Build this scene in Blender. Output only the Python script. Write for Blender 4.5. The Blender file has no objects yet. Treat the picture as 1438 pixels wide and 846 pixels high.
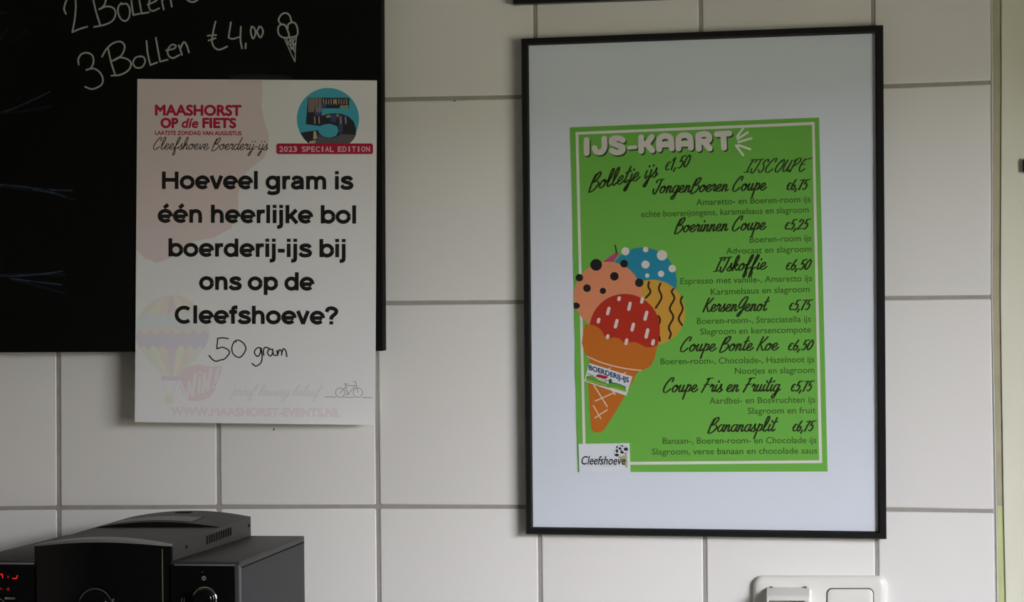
import bpy, bmesh, math, random
from mathutils import Vector, Matrix
random.seed(7)
S = bpy.context.scene
C = S.collection

# ------------------------------------------------------------------ camera
CAM_Z, CAM_X, DIST = 1.50, 0.3284, 2.6063      # metres; the tiled wall is the plane Y = 0
FPX = 3000.0
YAW, PITCH, ROLL = 0.1372, -0.0049, 0.0104
def _rot():
    return Matrix.Rotation(YAW, 3, 'Z') @ Matrix.Rotation(PITCH, 3, 'X') @ Matrix.Rotation(ROLL, 3, 'Y')
R3 = _rot()
cam_data = bpy.data.cameras.new('camera')
cam_data.sensor_width = 36.0
cam_data.lens = FPX / 1438 * 36.0
cam = bpy.data.objects.new('camera', cam_data)
C.objects.link(cam)
basis = Matrix(((1, 0, 0), (0, 0, -1), (0, 1, 0)))
cam.matrix_world = Matrix.Translation((CAM_X, -DIST, CAM_Z)) @ (R3 @ basis).to_4x4()
S.camera = cam

# ------------------------------------------------------------------ sky, daylight, exposure
world = bpy.data.worlds.new('sky'); S.world = world; world.use_nodes = True
world.node_tree.nodes['Background'].inputs[0].default_value = (0.75, 0.85, 1.0, 1)
world.node_tree.nodes['Background'].inputs[1].default_value = 0.25
def area(name, loc, sy, sz, rgb, radiance):
    l = bpy.data.lights.new(name, 'AREA'); l.shape = 'RECTANGLE'; l.size = sz; l.size_y = sy
    l.color = rgb; l.energy = radiance * math.pi * sy * sz
    o = bpy.data.objects.new(name, l); C.objects.link(o); o.location = loc
    o.rotation_euler = (0, math.radians(90), 0)      # shines towards -X, into the window
    return o
K = math.pi / 0.82
area('overcast_sky_light', (3.70, -2.52, CAM_Z + 1.55), 4.85, 2.10, (0.93, 0.918, 1.0), 13.0 * K)
area('garden_light', (3.70, -2.52, CAM_Z - 0.75), 4.85, 2.49, (1.0, 0.965, 0.74), 1.75 * K)
S.view_settings.view_transform = 'Standard'
S.view_settings.look = 'None'
S.view_settings.gamma = 1.0
S.view_settings.use_curve_mapping = False
S.view_settings.exposure = 0.0

# ------------------------------------------------------------------ helpers
def ray(x, y):
    return R3 @ Vector(((x - 719) / FPX, 1.0, -(y - 423) / FPX))
def at(x, y, Y=0.0):
    """the point of the plane Y=const that stands at photo position x, y"""
    d = ray(x, y); t = (Y + DIST) / d.y
    return Vector((CAM_X + t * d.x, Y, CAM_Z + t * d.z))
def tag(o, label=None, cat=None, group=None, kind=None):
    if label: o['label'] = label
    if cat: o['category'] = cat
    if group: o['group'] = group
    if kind: o['kind'] = kind
    return o
def empty(name, loc=(0, 0, 0)):
    o = bpy.data.objects.new(name, None); C.objects.link(o); o.location = loc
    o.empty_display_size = 0.05
    bpy.context.view_layer.update()
    return o
def link(name, me, mat, parent=None):
    o = bpy.data.objects.new(name, me); C.objects.link(o)
    if mat is not None:
        me.materials.clear(); me.materials.append(mat)
    if parent is not None:
        o.parent = parent
        top = parent; off = Vector((0, 0, 0))
        while top is not None:
            off += Vector(top.location); top = top.parent
        o.location = (0, 0, 0)
        me.transform(Matrix.Translation(-off))
    return o
def mesh(name, verts, faces, mat, parent=None, smooth=False):
    me = bpy.data.meshes.new(name)
    me.from_pydata([tuple(v) for v in verts], [], faces)
    bm = bmesh.new(); bm.from_mesh(me)
    bmesh.ops.recalc_face_normals(bm, faces=bm.faces[:])
    bm.to_mesh(me); bm.free()
    if smooth:
        for p in me.polygons: p.use_smooth = True
    return link(name, me, mat, parent)
def from_bm(name, bm, mat, parent=None, smooth=False):
    bmesh.ops.recalc_face_normals(bm, faces=bm.faces[:])
    me = bpy.data.meshes.new(name); bm.to_mesh(me); bm.free()
    if smooth:
        for p in me.polygons: p.use_smooth = True
        me.set_sharp_from_angle(angle=math.radians(38))
    return link(name, me, mat, parent)
def add_box(bm, x0, x1, y0, y1, z0, z1, bev=0.0, seg=2):
    r = bmesh.ops.create_cube(bm, size=1.0)
    vs = r['verts']
    for v in vs:
        v.co = Vector(((x0 + x1) / 2 + v.co.x * (x1 - x0), (y0 + y1) / 2 + v.co.y * (y1 - y0), (z0 + z1) / 2 + v.co.z * (z1 - z0)))
    if bev > 0:
        es = list({e for v in vs for e in v.link_edges})
        bmesh.ops.bevel(bm, geom=es, offset=bev, segments=seg, profile=0.6, affect='EDGES')
def box(name, x0, x1, y0, y1, z0, z1, mat, parent=None, bev=0.0, seg=2):
    bm = bmesh.new(); add_box(bm, x0, x1, y0, y1, z0, z1, bev, seg)
    return from_bm(name, bm, mat, parent, smooth=bev > 0)
def hexa(name, front, back, mat, parent=None, bev=0.0, seg=2):
    """solid between two quads (TL, TR, BR, BL)"""
    bm = bmesh.new()
    a = [bm.verts.new(p) for p in front]; b = [bm.verts.new(p) for p in back]
    bm.faces.new(a); bm.faces.new(b[::-1])
    for i in range(len(a)):
        j = (i + 1) % len(a); bm.faces.new((a[i], b[i], b[j], a[j]))
    if bev > 0:
        bmesh.ops.bevel(bm, geom=bm.edges[:], offset=bev, segments=seg, profile=0.6, affect='EDGES')
    return from_bm(name, bm, mat, parent, smooth=bev > 0)

# ------------------------------------------------------------------ materials
def mat(name, rgb, rough=0.6, spec=0.5, metal=0.0, noise=None, bump=None, coat=0.0, emit=None):
    m = bpy.data.materials.new(name); m.use_nodes = True
    nt = m.node_tree; b = nt.nodes['Principled BSDF']
    b.inputs['Base Color'].default_value = (*rgb, 1)
    b.inputs['Roughness'].default_value = rough
    b.inputs['Specular IOR Level'].default_value = spec
    b.inputs['Metallic'].default_value = metal
    if coat: b.inputs['Coat Weight'].default_value = coat; b.inputs['Coat Roughness'].default_value = 0.05
    if emit:
        b.inputs['Emission Color'].default_value = (*emit[0], 1); b.inputs['Emission Strength'].default_value = emit[1]
    tc = nt.nodes.new('ShaderNodeTexCoord')
    if noise:      # (scale, amount)
        n = nt.nodes.new('ShaderNodeTexNoise'); n.inputs['Scale'].default_value = noise[0]; n.inputs['Detail'].default_value = 4
        nt.links.new(tc.outputs['Object'], n.inputs['Vector'])
        r = nt.nodes.new('ShaderNodeMapRange'); r.inputs[1].default_value = 0.3; r.inputs[2].default_value = 0.7
        r.inputs[3].default_value = 1 - noise[1]; r.inputs[4].default_value = 1 + noise[1]
        nt.links.new(n.outputs['Fac'], r.inputs[0])
        x = nt.nodes.new('ShaderNodeVectorMath'); x.operation = 'SCALE'; x.inputs[0].default_value = rgb
        nt.links.new(r.outputs[0], x.inputs['Scale']); nt.links.new(x.outputs[0], b.inputs['Base Color'])
    if bump:       # (scale, distance)
        n = nt.nodes.new('ShaderNodeTexNoise'); n.inputs['Scale'].default_value = bump[0]; n.inputs['Detail'].default_value = 3
        nt.links.new(tc.outputs['Object'], n.inputs['Vector'])
        bp = nt.nodes.new('ShaderNodeBump'); bp.inputs['Distance'].default_value = bump[1]
        nt.links.new(n.outputs['Fac'], bp.inputs['Height']); nt.links.new(bp.outputs[0], b.inputs['Normal'])
    return m
def tile_material():
    m = mat('glazed_tile', (0.82, 0.805, 0.785), 0.32, 0.4, bump=(9, 0.0006))
    nt = m.node_tree; b = nt.nodes['Principled BSDF']; tc = [n for n in nt.nodes if n.type == 'TEX_COORD'][0]
    v = nt.nodes.new('ShaderNodeTexVoronoi'); v.inputs['Scale'].default_value = 30
    nt.links.new(tc.outputs['Object'], v.inputs['Vector'])
    sep = nt.nodes.new('ShaderNodeSeparateColor'); nt.links.new(v.outputs['Color'], sep.inputs[0])
    thr = nt.nodes.new('ShaderNodeMapRange'); thr.inputs[1].default_value = 0.93; thr.inputs[2].default_value = 1.0
    thr.inputs[3].default_value = 0.0; thr.inputs[4].default_value = 0.055
    nt.links.new(sep.outputs[0], thr.inputs[0])
    lt = nt.nodes.new('ShaderNodeMath'); lt.operation = 'LESS_THAN'
    nt.links.new(v.outputs['Distance'], lt.inputs[0]); nt.links.new(thr.outputs[0], lt.inputs[1])
    mx = nt.nodes.new('ShaderNodeMix'); mx.data_type = 'RGBA'
    mx.inputs[6].default_value = (0.82, 0.805, 0.785, 1); mx.inputs[7].default_value = (0.25, 0.2, 0.15, 1)
    nt.links.new(lt.outputs[0], mx.inputs[0]); nt.links.new(mx.outputs[2], b.inputs['Base Color'])
    return m
def pane_material():
    m = bpy.data.materials.new('clear_pane'); m.use_nodes = True; nt = m.node_tree
    nt.nodes.remove(nt.nodes['Principled BSDF']); out = nt.nodes['Material Output']
    t = nt.nodes.new('ShaderNodeBsdfTransparent'); t.inputs[0].default_value = (0.985, 0.99, 0.99, 1)
    g = nt.nodes.new('ShaderNodeBsdfGlossy'); g.inputs['Roughness'].default_value = 0.06
    f = nt.nodes.new('ShaderNodeFresnel'); f.inputs[0].default_value = 1.45
    ge = nt.nodes.new('ShaderNodeNewGeometry')      # only the entry face mirrors
    inv = nt.nodes.new('ShaderNodeMath'); inv.operation = 'SUBTRACT'; inv.inputs[0].default_value = 1.0
    nt.links.new(ge.outputs['Backfacing'], inv.inputs[1])
    mu = nt.nodes.new('ShaderNodeMath'); mu.operation = 'MULTIPLY'
    nt.links.new(f.outputs[0], mu.inputs[0]); nt.links.new(inv.outputs[0], mu.inputs[1])
    mx = nt.nodes.new('ShaderNodeMixShader')
    nt.links.new(mu.outputs[0], mx.inputs[0]); nt.links.new(t.outputs[0], mx.inputs[1]); nt.links.new(g.outputs[0], mx.inputs[2])
    nt.links.new(mx.outputs[0], out.inputs[0])
    return m
M_TILE = tile_material()
M_GROUT = mat('grout', (0.375, 0.355, 0.33), 0.95, 0.1, noise=(60, 0.08), bump=(300, 0.0005))
M_SEAL = mat('white_sealant', (0.78, 0.77, 0.74), 0.6, noise=(50, 0.05))
M_WALL = mat('painted_plaster', (0.55, 0.52, 0.46), 0.9, 0.2, noise=(6, 0.03), bump=(80, 0.001))
M_CEIL = mat('ceiling_paint', (0.6, 0.58, 0.52), 0.9, 0.2, bump=(60, 0.001))
M_FLOOR = mat('floor_tiles', (0.22, 0.2, 0.18), 0.6, noise=(5, 0.15))
M_CREAM = mat('cream_paint', (0.80, 0.80, 0.66), 0.45, noise=(8, 0.015), bump=(40, 0.0004))
M_BATTEN = mat('weathered_batten', (0.47, 0.44, 0.30), 0.8, noise=(25, 0.10))
M_GREEN = mat('pale_green_paint', (0.58, 0.64, 0.31), 0.7, noise=(20, 0.05))
M_FRAME = mat('black_lacquer', (0.010, 0.010, 0.011), 0.35, 0.4)
M_BOARD = mat('chalkboard', (0.0035, 0.0035, 0.0035), 0.75, 0.12, noise=(4, 0.3))
M_MAT = mat('white_backing_paper', (0.775, 0.815, 0.905), 0.8, 0.2, noise=(5, 0.012), bump=(5, 0.002))
M_PANE = pane_material()
M_POSTER = mat('poster_paper', (0.865, 0.87, 0.885), 0.5, 0.4)
M_CHALK = mat('chalk', (0.42, 0.44, 0.42), 0.95, 0.1, noise=(200, 0.15))
M_WIPED = mat('wiped_blue_chalk', (0.03, 0.045, 0.07), 0.95, 0.1, noise=(60, 0.4))
M_WIPED2 = mat('wiped_faint_chalk', (0.011, 0.015, 0.022), 0.95, 0.1, noise=(60, 0.3))
M_INK = mat('black_ink', (0.006, 0.006, 0.007), 0.5)
M_WORKTOP = mat('worktop', (0.3, 0.29, 0.27), 0.4, noise=(30, 0.1))
def ink(name, rgb): return mat(name, rgb, 0.45, 0.35)

# ------------------------------------------------------------------ strokes, shapes and lettering
def smooth_pts(p, n=6, closed=False):
    if len(p) < 3: return [Vector(q) for q in p]
    P = [Vector(q) for q in p]
    if closed: P = [P[-1]] + P + [P[0], P[1]]
    else: P = [P[0] * 2 - P[1]] + P + [P[-1] * 2 - P[-2]]
    out = []
    for i in range(1, len(P) - 2):
        a, b, c, d = P[i - 1:i + 3]
        for k in range(n):
            t = k / n
            out.append(0.5 * ((2 * b) + (c - a) * t + (2 * a - 5 * b + 4 * c - d) * t * t + (3 * b - a - 3 * c + d) * t ** 3))
    if not closed: out.append(P[-2])
    return out
class Print:
    """flat print in the plane of a sheet: collects shapes in photo coordinates and lays them on a surface"""
    made = 0
    def __init__(s): s.v = []; s.f = []; s.d = {}; s.n = Print.made; Print.made += 3
    def poly(s, pts):
        i = len(s.v); s.v += [Vector((p[0], p[1])) for p in pts]; s.f.append(list(range(i, i + len(pts)))); s.lift(i); return s
    def lift(s, i):
        for k in range(i, len(s.v)): s.d[k] = (s.n % 14) * 1.3e-6
        s.n += 1
    def disc(s, x, y, r, ry=None, n=28):
        ry = ry or r
        return s.poly([(x + r * math.cos(k * 2 * math.pi / n), y + ry * math.sin(k * 2 * math.pi / n)) for k in range(n)])
    def stroke(s, pts, w, nib=None, cap=True, sm=True, closed=False, taper=False):
        P = smooth_pts(pts, 5, closed) if sm else [Vector(q) for q in pts]
        if closed: P.append(P[0].copy())
        n = len(P); i0 = len(s.v); ws = []
        for k in range(n):
            a = P[max(k - 1, 0)]; b = P[min(k + 1, n - 1)]
            d = (b - a)
            if d.length < 1e-9: d = Vector((1, 0))
            d.normalize(); ww = w
            if nib:
                lo, ang = nib
                ww = w * (lo + (1 - lo) * abs(d.x * math.sin(ang) - d.y * math.cos(ang)))
            if taper:
                u = k / (n - 1); ww *= 0.45 + 0.55 * min(1, 4 * u, 4 * (1 - u) + 0.3)
            ws.append(ww); nn = Vector((-d.y, d.x)) * ww / 2
            s.v += [P[k] + nn, P[k] - nn]
        s.lift(i0)
        for k in range(n - 1):
            j = i0 + 2 * k; s.f.append([j, j + 1, j + 3, j + 2])
        if cap and not closed:
            s.disc(P[0].x, P[0].y, ws[0] / 2, n=10); s.disc(P[-1].x, P[-1].y, ws[-1] / 2, n=10)
        return s
    def dashes(s, lst, fn, w, **k):
        for q in lst: s.stroke([fn(*p) for p in q], w, **k)
        return s
    def lay(s, name, mt, parent, Y, surf=None):
        bm = bmesh.new()
        vs = [bm.verts.new((surf or at)(p.x, p.y, Y - s.d.get(i, 0))) for i, p in enumerate(s.v)]
        for f in s.f:
            try: bm.faces.new([vs[i] for i in f])
            except ValueError: pass
        bm.normal_update()
        bmesh.ops.triangulate(bm, faces=[f for f in bm.faces if len(f.verts) > 4], ngon_method='EAR_CLIP')
        for f in bm.faces:
            f.normal_update()
            if f.normal.y > 0: f.normal_flip()
        me = bpy.data.meshes.new(name); bm.to_mesh(me); bm.free()
        return link(name, me, mt, parent)
def crop(ox, oy, sc):
    return lambda x, y: (ox + x / sc, oy + y / sc)

_font_cache = {}
def font_shape(text):
    if text in _font_cache: return _font_cache[text]
    c = bpy.data.curves.new('lettering', 'FONT'); c.body = text; c.resolution_u = 4
    o = bpy.data.objects.new('lettering', c); C.objects.link(o)
    dg = bpy.context.evaluated_depsgraph_get()
    me = bpy.data.meshes.new_from_object(o.evaluated_get(dg))
    r = ([v.co.to_2d() for v in me.vertices], [list(p.vertices) for p in me.polygons])
    bpy.data.objects.remove(o); bpy.data.curves.remove(c); bpy.data.meshes.remove(me)
    _font_cache[text] = r
    return r
_H = max(v.y for v in font_shape('H')[0])
def text(pr, t, xl, xr, yl, yr, cap, bold=0.0, shear=0.0):
    vs, fs = font_shape(t)
    x0 = min(v.x for v in vs); x1 = max(v.x for v in vs)
    offs = [(0, 0)] if not bold else [(bold * math.cos(a * math.pi / 4), bold * math.sin(a * math.pi / 4)) for a in range(8)]
    for dx, dy in offs:
        i = len(pr.v)
        for v in vs:
            u = (v.x - x0) / (x1 - x0); h = v.y / _H * cap
            pr.v.append(Vector((xl + u * (xr - xl) + shear * h + dx, yl + u * (yr - yl) - h + dy)))
        pr.f += [[k + i for k in f] for f in fs]; pr.lift(i)
    return pr

# brush script: x-height 1, capitals 2, (advance, strokes)
LOOP = [(.12, .5), (.32, 1.05), (.47, 1.75), (.38, 2.15), (.2, 1.8), (.1, .8), (.14, .15), (.3, .0), (.55, .25)]
BOWL = [(.68, .88), (.42, 1.0), (.14, .72), (.08, .28), (.28, .0), (.52, .2), (.7, .85)]
DOT = [(.34, 1.38), (.35, 1.5)]
SCRIPT = {
 ' ': (.55, []),
 'a': (.85, [BOWL, [(.72, .95), (.64, .4), (.74, .03), (.95, .25)]]),
 'b': (.75, [[(.0, .25), (.3, 1.0), (.47, 1.75), (.38, 2.15), (.2, 1.8), (.1, .8), (.14, .15), (.35, .0), (.6, .4), (.5, .9), (.85, .8)]]),
 'c': (.7, [[(.6, .8), (.42, 1.0), (.14, .72), (.1, .28), (.3, .0), (.7, .25)]]),
 'd': (.9, [BOWL, [(.95, 2.1), (.75, 1.2), (.64, .4), (.74, .03), (.95, .25)]]),
 'e': (.75, [[(.0, .25), (.35, .45), (.56, .8), (.42, 1.02), (.17, .8), (.08, .3), (.28, .0), (.55, .08), (.82, .4)]]),
 'f': (.70, [[(.05, .3), (.4, 1.1), (.6, 1.9), (.48, 2.15), (.3, 1.6), (.16, .3), (.04, -.8), (.16, -1.0), (.32, -.5), (.22, .05), (.6, .35)]]),
 'g': (.85, [BOWL, [(.72, .95), (.6, .0), (.4, -.8), (.2, -.95), (.1, -.7), (.4, -.25), (.95, .3)]]),
 'h': (.85, [[(.0, .25), (.3, 1.0), (.47, 1.75), (.38, 2.15), (.2, 1.8), (.1, .8), (.08, .02)], [(.1, .2), (.3, .8), (.5, .97), (.58, .7), (.54, .2), (.64, .02), (.88, .25)]]),
 'i': (.42, [[(.2, .95), (.12, .4), (.2, .03), (.45, .28)], DOT]),
 'j': (.45, [[(.28, .95), (.2, .0), (.06, -.8), (-.12, -1.0), (-.2, -.75), (.1, -.2), (.5, .25)], [(.38, 1.38), (.39, 1.5)]]),
 'k': (.75, [[(.0, .25), (.3, 1.0), (.47, 1.75), (.38, 2.15), (.2, 1.8), (.1, .8), (.08, .02)], [(.12, .4), (.42, .95), (.55, .8), (.3, .5), (.56, .04), (.8, .25)]]),
 'l': (.58, [LOOP]),
 'm': (1.25, [[(.14, .95), (.08, .02)], [(.1, .2), (.3, .8), (.48, .97), (.52, .6), (.48, .02)], [(.5, .2), (.7, .8), (.88, .97), (.96, .7), (.9, .2), (1.0, .02), (1.28, .28)]]),
 'n': (.82, [[(.14, .95), (.08, .02)], [(.1, .2), (.3, .8), (.48, .97), (.56, .7), (.5, .2), (.6, .02), (.85, .25)]]),
 'o': (.82, [[(.5, .98), (.22, .85), (.06, .4), (.2, .02), (.46, .1), (.64, .55), (.5, .95), (.45, .78), (.6, .66), (.88, .82)]]),
 'p': (.82, [[(.26, 1.05), (.16, .1), (.06, -1.0)], [(.14, .3), (.34, .85), (.58, .98), (.66, .6), (.48, .1), (.24, .12)], [(.5, .12), (.85, .3)]]),
 'r': (.6, [[(.05, .7), (.2, 1.08), (.28, .85), (.46, .92), (.36, .35), (.44, .03), (.66, .25)]]),
 's': (.62, [[(.0, .2), (.28, .65), (.4, 1.1), (.36, .7), (.5, .3), (.32, -.04), (.04, .08)], [(.35, -.02), (.66, .3)]]),
 't': (.52, [[(.42, 1.9), (.22, .9), (.16, .25), (.28, .02), (.55, .28)], [(.02, 1.22), (.66, 1.38)]]),
 'u': (.82, [[(.16, .95), (.08, .3), (.24, .02), (.46, .3), (.6, .95)], [(.6, .95), (.52, .3), (.62, .02), (.86, .28)]]),
 'v': (.72, [[(.1, .95), (.2, .4), (.26, .02), (.5, .5), (.6, .95), (.8, .85)]]),
 'w': (1.0, [[(.1, .95), (.12, .2), (.28, .05), (.46, .7)], [(.46, .9), (.46, .2), (.6, .03), (.84, .5), (.86, .95), (1.05, .85)]]),
 'B': (1.12, [[(.42, 1.85), (.2, 1.0), (.1, -.1)], [(.3, .9), (.5, 1.7), (.85, 2.05), (.95, 1.7), (.7, 1.2), (.42, .95)], [(.42, .95), (.8, .95), (.98, .6), (.7, .05), (.3, -.22), (.05, -.2)]]),
 'C': (1.16, [[(.92, 1.5), (1.0, 1.95), (.75, 2.02), (.35, 1.4), (.1, .6), (.16, .1), (.42, -.08), (.8, .25), (.95, .45)]]),
 'E': (.85, [[(1.25, 1.98), (.8, 1.85), (.4, 1.85)], [(.55, 1.85), (.26, 1.2), (.2, .45), (.36, .0), (.6, .05), (.85, .4)], [(.25, 1.0), (.7, 1.08)]]),
 'F': (1.02, [[(.66, 1.85), (.42, 1.0), (.12, -.05)], [(.38, 1.78), (.66, 1.92), (1.15, 1.95)], [(.18, .95), (.5, 1.0), (.86, 1.08)]]),
 'G': (1.02, [[(.98, 1.5), (1.04, 1.95), (.78, 2.02), (.36, 1.5), (.14, .8), (.28, .4), (.6, .62), (.98, 1.45)], [(1.0, 1.5), (.74, .2), (.46, -.65), (.26, -.75), (.22, -.5), (.5, -.1), (1.0, .35)]]),
 'I': (.75, [[(.34, 1.85), (.95, 1.95)], [(.66, 1.88), (.45, 1.0), (.36, .05)], [(.05, -.02), (.7, .08)]]),
 'J': (.9, [[(.2, 1.5), (.36, 1.85), (1.1, 1.95)], [(.82, 1.88), (.66, .9), (.44, .05), (.26, -.15), (.1, .1), (.05, .55)]]),
 'K': (1.0, [[(.42, 1.9), (.24, 1.0), (.08, .0)], [(.98, 1.9), (.62, 1.3), (.3, .9)], [(.3, .92), (.52, .5), (.74, .0), (1.05, .15)]]),
 'O': (.95, [[(.75, 1.85), (.4, 1.5), (.12, .7), (.2, .05), (.5, .0), (.82, .8), (.88, 1.6), (.68, 1.85), (.56, 1.5)]]),
 'P': (.9, [[(.4, 1.75), (.2, .8), (.08, -.05)], [(.1, 1.55), (.5, 1.95), (.88, 1.95), (.82, 1.4), (.28, .85)]]),
 'S': (.8, [[(.86, 1.55), (.82, 1.9), (.5, 1.75), (.34, 1.3), (.56, .8), (.5, .15), (.22, -.05), (.02, .35)]]),
 'U': (.95, [[(.3, 1.75), (.1, .8), (.14, .1), (.38, .08), (.66, .8), (.8, 1.7)], [(.8, 1.7), (.66, .6), (.7, .05), (.95, .25)]]),
 '0': (.78, [[(.5, 1.55), (.2, 1.1), (.1, .4), (.28, .0), (.56, .4), (.66, 1.2), (.5, 1.55)]]),
 '1': (.5, [[(.1, 1.25), (.35, 1.5)], [(.36, 1.55), (.28, .8), (.22, .0)]]),
 '2': (.72, [[(.12, 1.2), (.35, 1.55), (.62, 1.3), (.45, .7), (.05, .02)], [(.05, .02), (.6, .1)]]),
 '4': (.7, [[(.4, 1.5), (.08, .5), (.62, .55)], [(.55, 1.0), (.45, .0)]]),
 '5': (.68, [[(.78, 1.58), (.34, 1.5)], [(.34, 1.5), (.22, .88)], [(.22, .88), (.5, .92), (.56, .45), (.32, .02), (.06, .15)]]),
 '6': (.68, [[(.46, 1.58), (.2, .9), (.1, .3), (.28, .0), (.54, .3), (.5, .75), (.2, .6)]]),
 '7': (.62, [[(.1, 1.46), (.68, 1.56)], [(.62, 1.54), (.36, .8), (.2, .0)]]),
 ',': (.36, [[(.18, .14), (.06, -.28)]]),
 '€': (.62, [[(.56, 1.0), (.34, 1.12), (.14, .75), (.14, .25), (.32, .05), (.52, .15)], [(.02, .62), (.36, .68)]]),
 '-': (.6, [[(.08, .5), (.5, .52)]]),
}
def stroke_text(pr, t, xl, xr, yl, yr, xh, w, font, slant=0.28, nib=(0.45, 0.1), cap=True):
    pen = 0; segs = []
    for ch in t:
        adv, st = font[ch]
        for q in st: segs.append([(pen + p[0] + slant * p[1], p[1]) for p in q])
        pen += adv
    allx = [p[0] for q in segs for p in q]; x0, x1 = min(allx), max(allx)
    k = (xr - xl - w) / (x1 - x0)
    for q in segs:
        pts = [(xl + w / 2 + (x - x0) * k, yl + (x - x0) / (x1 - x0) * (yr - yl) - y * xh) for x, y in q]
        pr.stroke(pts, w, nib=nib, cap=cap)
    return pr
# grotesque headline face: x-height 1, thick even strokes
def arc(cx, cy, rx, ry, a0, a1, n=12):
    return [(cx + rx * math.cos(math.radians(a0 + (a1 - a0) * k / n)), cy + ry * math.sin(math.radians(a0 + (a1 - a0) * k / n))) for k in range(n + 1)]
SQ = [(.2, 1.13), (.2, 1.37)]
E_ = [[(.16, .47), (.82, .47)], arc(.5, .5, .37, .385, -5, 318, 18)]
SANS = {
 ' ': (.42, []), 'H': (1.24, [[(.2, 0), (.2, 1.3)], [(1.04, 0), (1.04, 1.3)], [(.2, .68), (1.04, .68)]]),
 'o': (1.0, [arc(.5, .5, .37, .385, 0, 360, 20)]), 'e': (.98, E_), 'é': (.98, E_ + [[(.42, 1.1), (.68, 1.36)]]),
 'v': (.86, [[(.1, 1), (.44, .02)], [(.42, .02), (.76, 1)]]), 'l': (.41, [[(.2, 0), (.2, 1.36)]]),
 'g': (1.03, [arc(.47, .5, .34, .385, 0, 360, 20), [(.84, 1), (.84, .0), (.78, -.22), (.52, -.3), (.3, -.28), (.16, -.18)]]),
 'r': (.62, [[(.2, 0), (.2, 1)], [(.2, .45), (.24, .7), (.38, .86), (.6, .87)]]),
 'a': (.94, [[(.16, .68), (.25, .84), (.48, .885), (.7, .78), (.745, .55), (.745, 0)], [(.745, .56), (.42, .53), (.2, .43), (.15, .27), (.25, .14), (.45, .12), (.68, .24), (.745, .42)]]),
 'm': (1.48, [[(.2, 0), (.2, 1)], [(.2, .5), (.26, .76), (.46, .88), (.66, .8), (.735, .58), (.735, 0)], [(.735, .5), (.8, .76), (1.0, .88), (1.2, .8), (1.27, .58), (1.27, 0)]]),
 'i': (.4, [[(.2, 0), (.2, 1)], SQ]),
 's': (.86, [[(.76, .7), (.66, .85), (.44, .885), (.23, .81), (.2, .66), (.36, .56), (.62, .47), (.76, .33), (.68, .16), (.44, .11), (.22, .15), (.1, .31)]]),
 'n': (.97, [[(.2, 0), (.2, 1)], [(.2, .48), (.27, .76), (.48, .885), (.7, .8), (.775, .56), (.775, 0)]]),
 'h': (.97, [[(.2, 0), (.2, 1.36)], [(.2, .48), (.27, .76), (.48, .885), (.7, .8), (.775, .56), (.775, 0)]]),
 'j': (.42, [[(.22, 1), (.22, .0), (.19, -.22), (.06, -.28), (-.04, -.28)], [(.22, 1.13), (.22, 1.37)]]),
 'k': (.86, [[(.2, 0), (.2, 1.36)], [(.22, .36), (.78, 1)], [(.4, .56), (.82, 0)]]),
 'b': (1.02, [[(.2, 0), (.2, 1.36)], arc(.56, .5, .345, .385, 0, 360, 20)]),
 'd': (1.02, [[(.84, 0), (.84, 1.36)], arc(.48, .5, .345, .385, 0, 360, 20)]),
 'p': (1.02, [[(.2, -.36), (.2, 1)], arc(.56, .5, .345, .385, 0, 360, 20)]),
 'C': (1.16, [arc(.64, .65, .49, .54, 48, 312, 18)]),
 'f': (.56, [[(.27, 0), (.27, 1.0), (.34, 1.2), (.56, 1.24)], [(.02, .89), (.54, .89)]]),
 '?': (.85, [[(.12, .93), (.2, 1.14), (.44, 1.22), (.7, 1.1), (.74, .9), (.58, .7), (.44, .55), (.42, .36)], [(.42, 0), (.42, .24)]]),
 '-': (.56, [[(.06, .47), (.5, .47)]]),
}

# ------------------------------------------------------------------ the setting
def poly_at(pts, v):
    for (a, b), (c, d) in zip(pts, pts[1:]):
        if v <= c or (c, d) == pts[-1]: return b + (d - b) * (v - a) / (c - a)
COLS = {-5: [(0, -365), (900, -363)], -4: [(0, -143), (900, -141)], -3: [(0, 79.8), (900, 83.4)], -2: [(0, 303.0), (900, 308.4)], -1: [(0, 523.9), (900, 532.7)],
        0: [(0, 751.0), (900, 759.3)], 1: [(0, 983.8), (900, 990.7)], 2: [(0, 1225.7), (900, 1232.1)], 3: [(-400, 1390.5), (0, 1391.2), (417, 1391.5), (717, 1395.2), (846, 1396.6), (1300, 1404)]}
ROWS = {-1: [(-400, -143), (500, -149), (1400, -188)], 0: [(-400, 140.5), (546, 139.9), (705, 137.3), (1240, 121.3), (1400, 115.6)],
        1: [(-400, 428), (0, 427.5), (560, 425.9), (705, 424.8), (1260, 418.8), (1400, 417.4)],
        2: [(-400, 719), (0, 714), (80, 713.6), (310, 712.4), (535, 711.7), (700, 711.9), (1260, 716), (1400, 718.3)],
        3: [(-400, 1010), (400, 1002), (700, 1001), (1400, 1016)], 4: [(-400, 1300), (1400, 1316)]}
def joint(c, r):
    x = poly_at(COLS[c], 400)
    for _ in range(4):
        y = poly_at(ROWS[r], x); x = poly_at(COLS[c], y)
    return x, y
wall_back = empty('wall_back', (0, 0, 0)); tag(wall_back, 'white glazed tile wall with grey joints', kind='structure')
WX0, WX1, WY1, CEIL = -2.4, 1.458, -4.6, 2.7
XT = at(1401, 423).x
z_top = at(500, -149).z; z_bot = at(500, 1300).z
box('grout_bed', WX0, XT, -0.0009, 0.10, 0.0, CEIL, M_GROUT, wall_back)
box('plaster', WX0, XT, -0.0022, -0.0009, z_top + 0.03, CEIL, M_WALL, wall_back)
box('plaster', WX0, at(-368, 423).x, -0.0022, -0.0009, 0.0, z_top + 0.03, M_WALL, wall_back)
box('plaster', XT, WX1 + 0.10, -0.0005, 0.10, 0.0, CEIL, M_WALL, wall_back)
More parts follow.
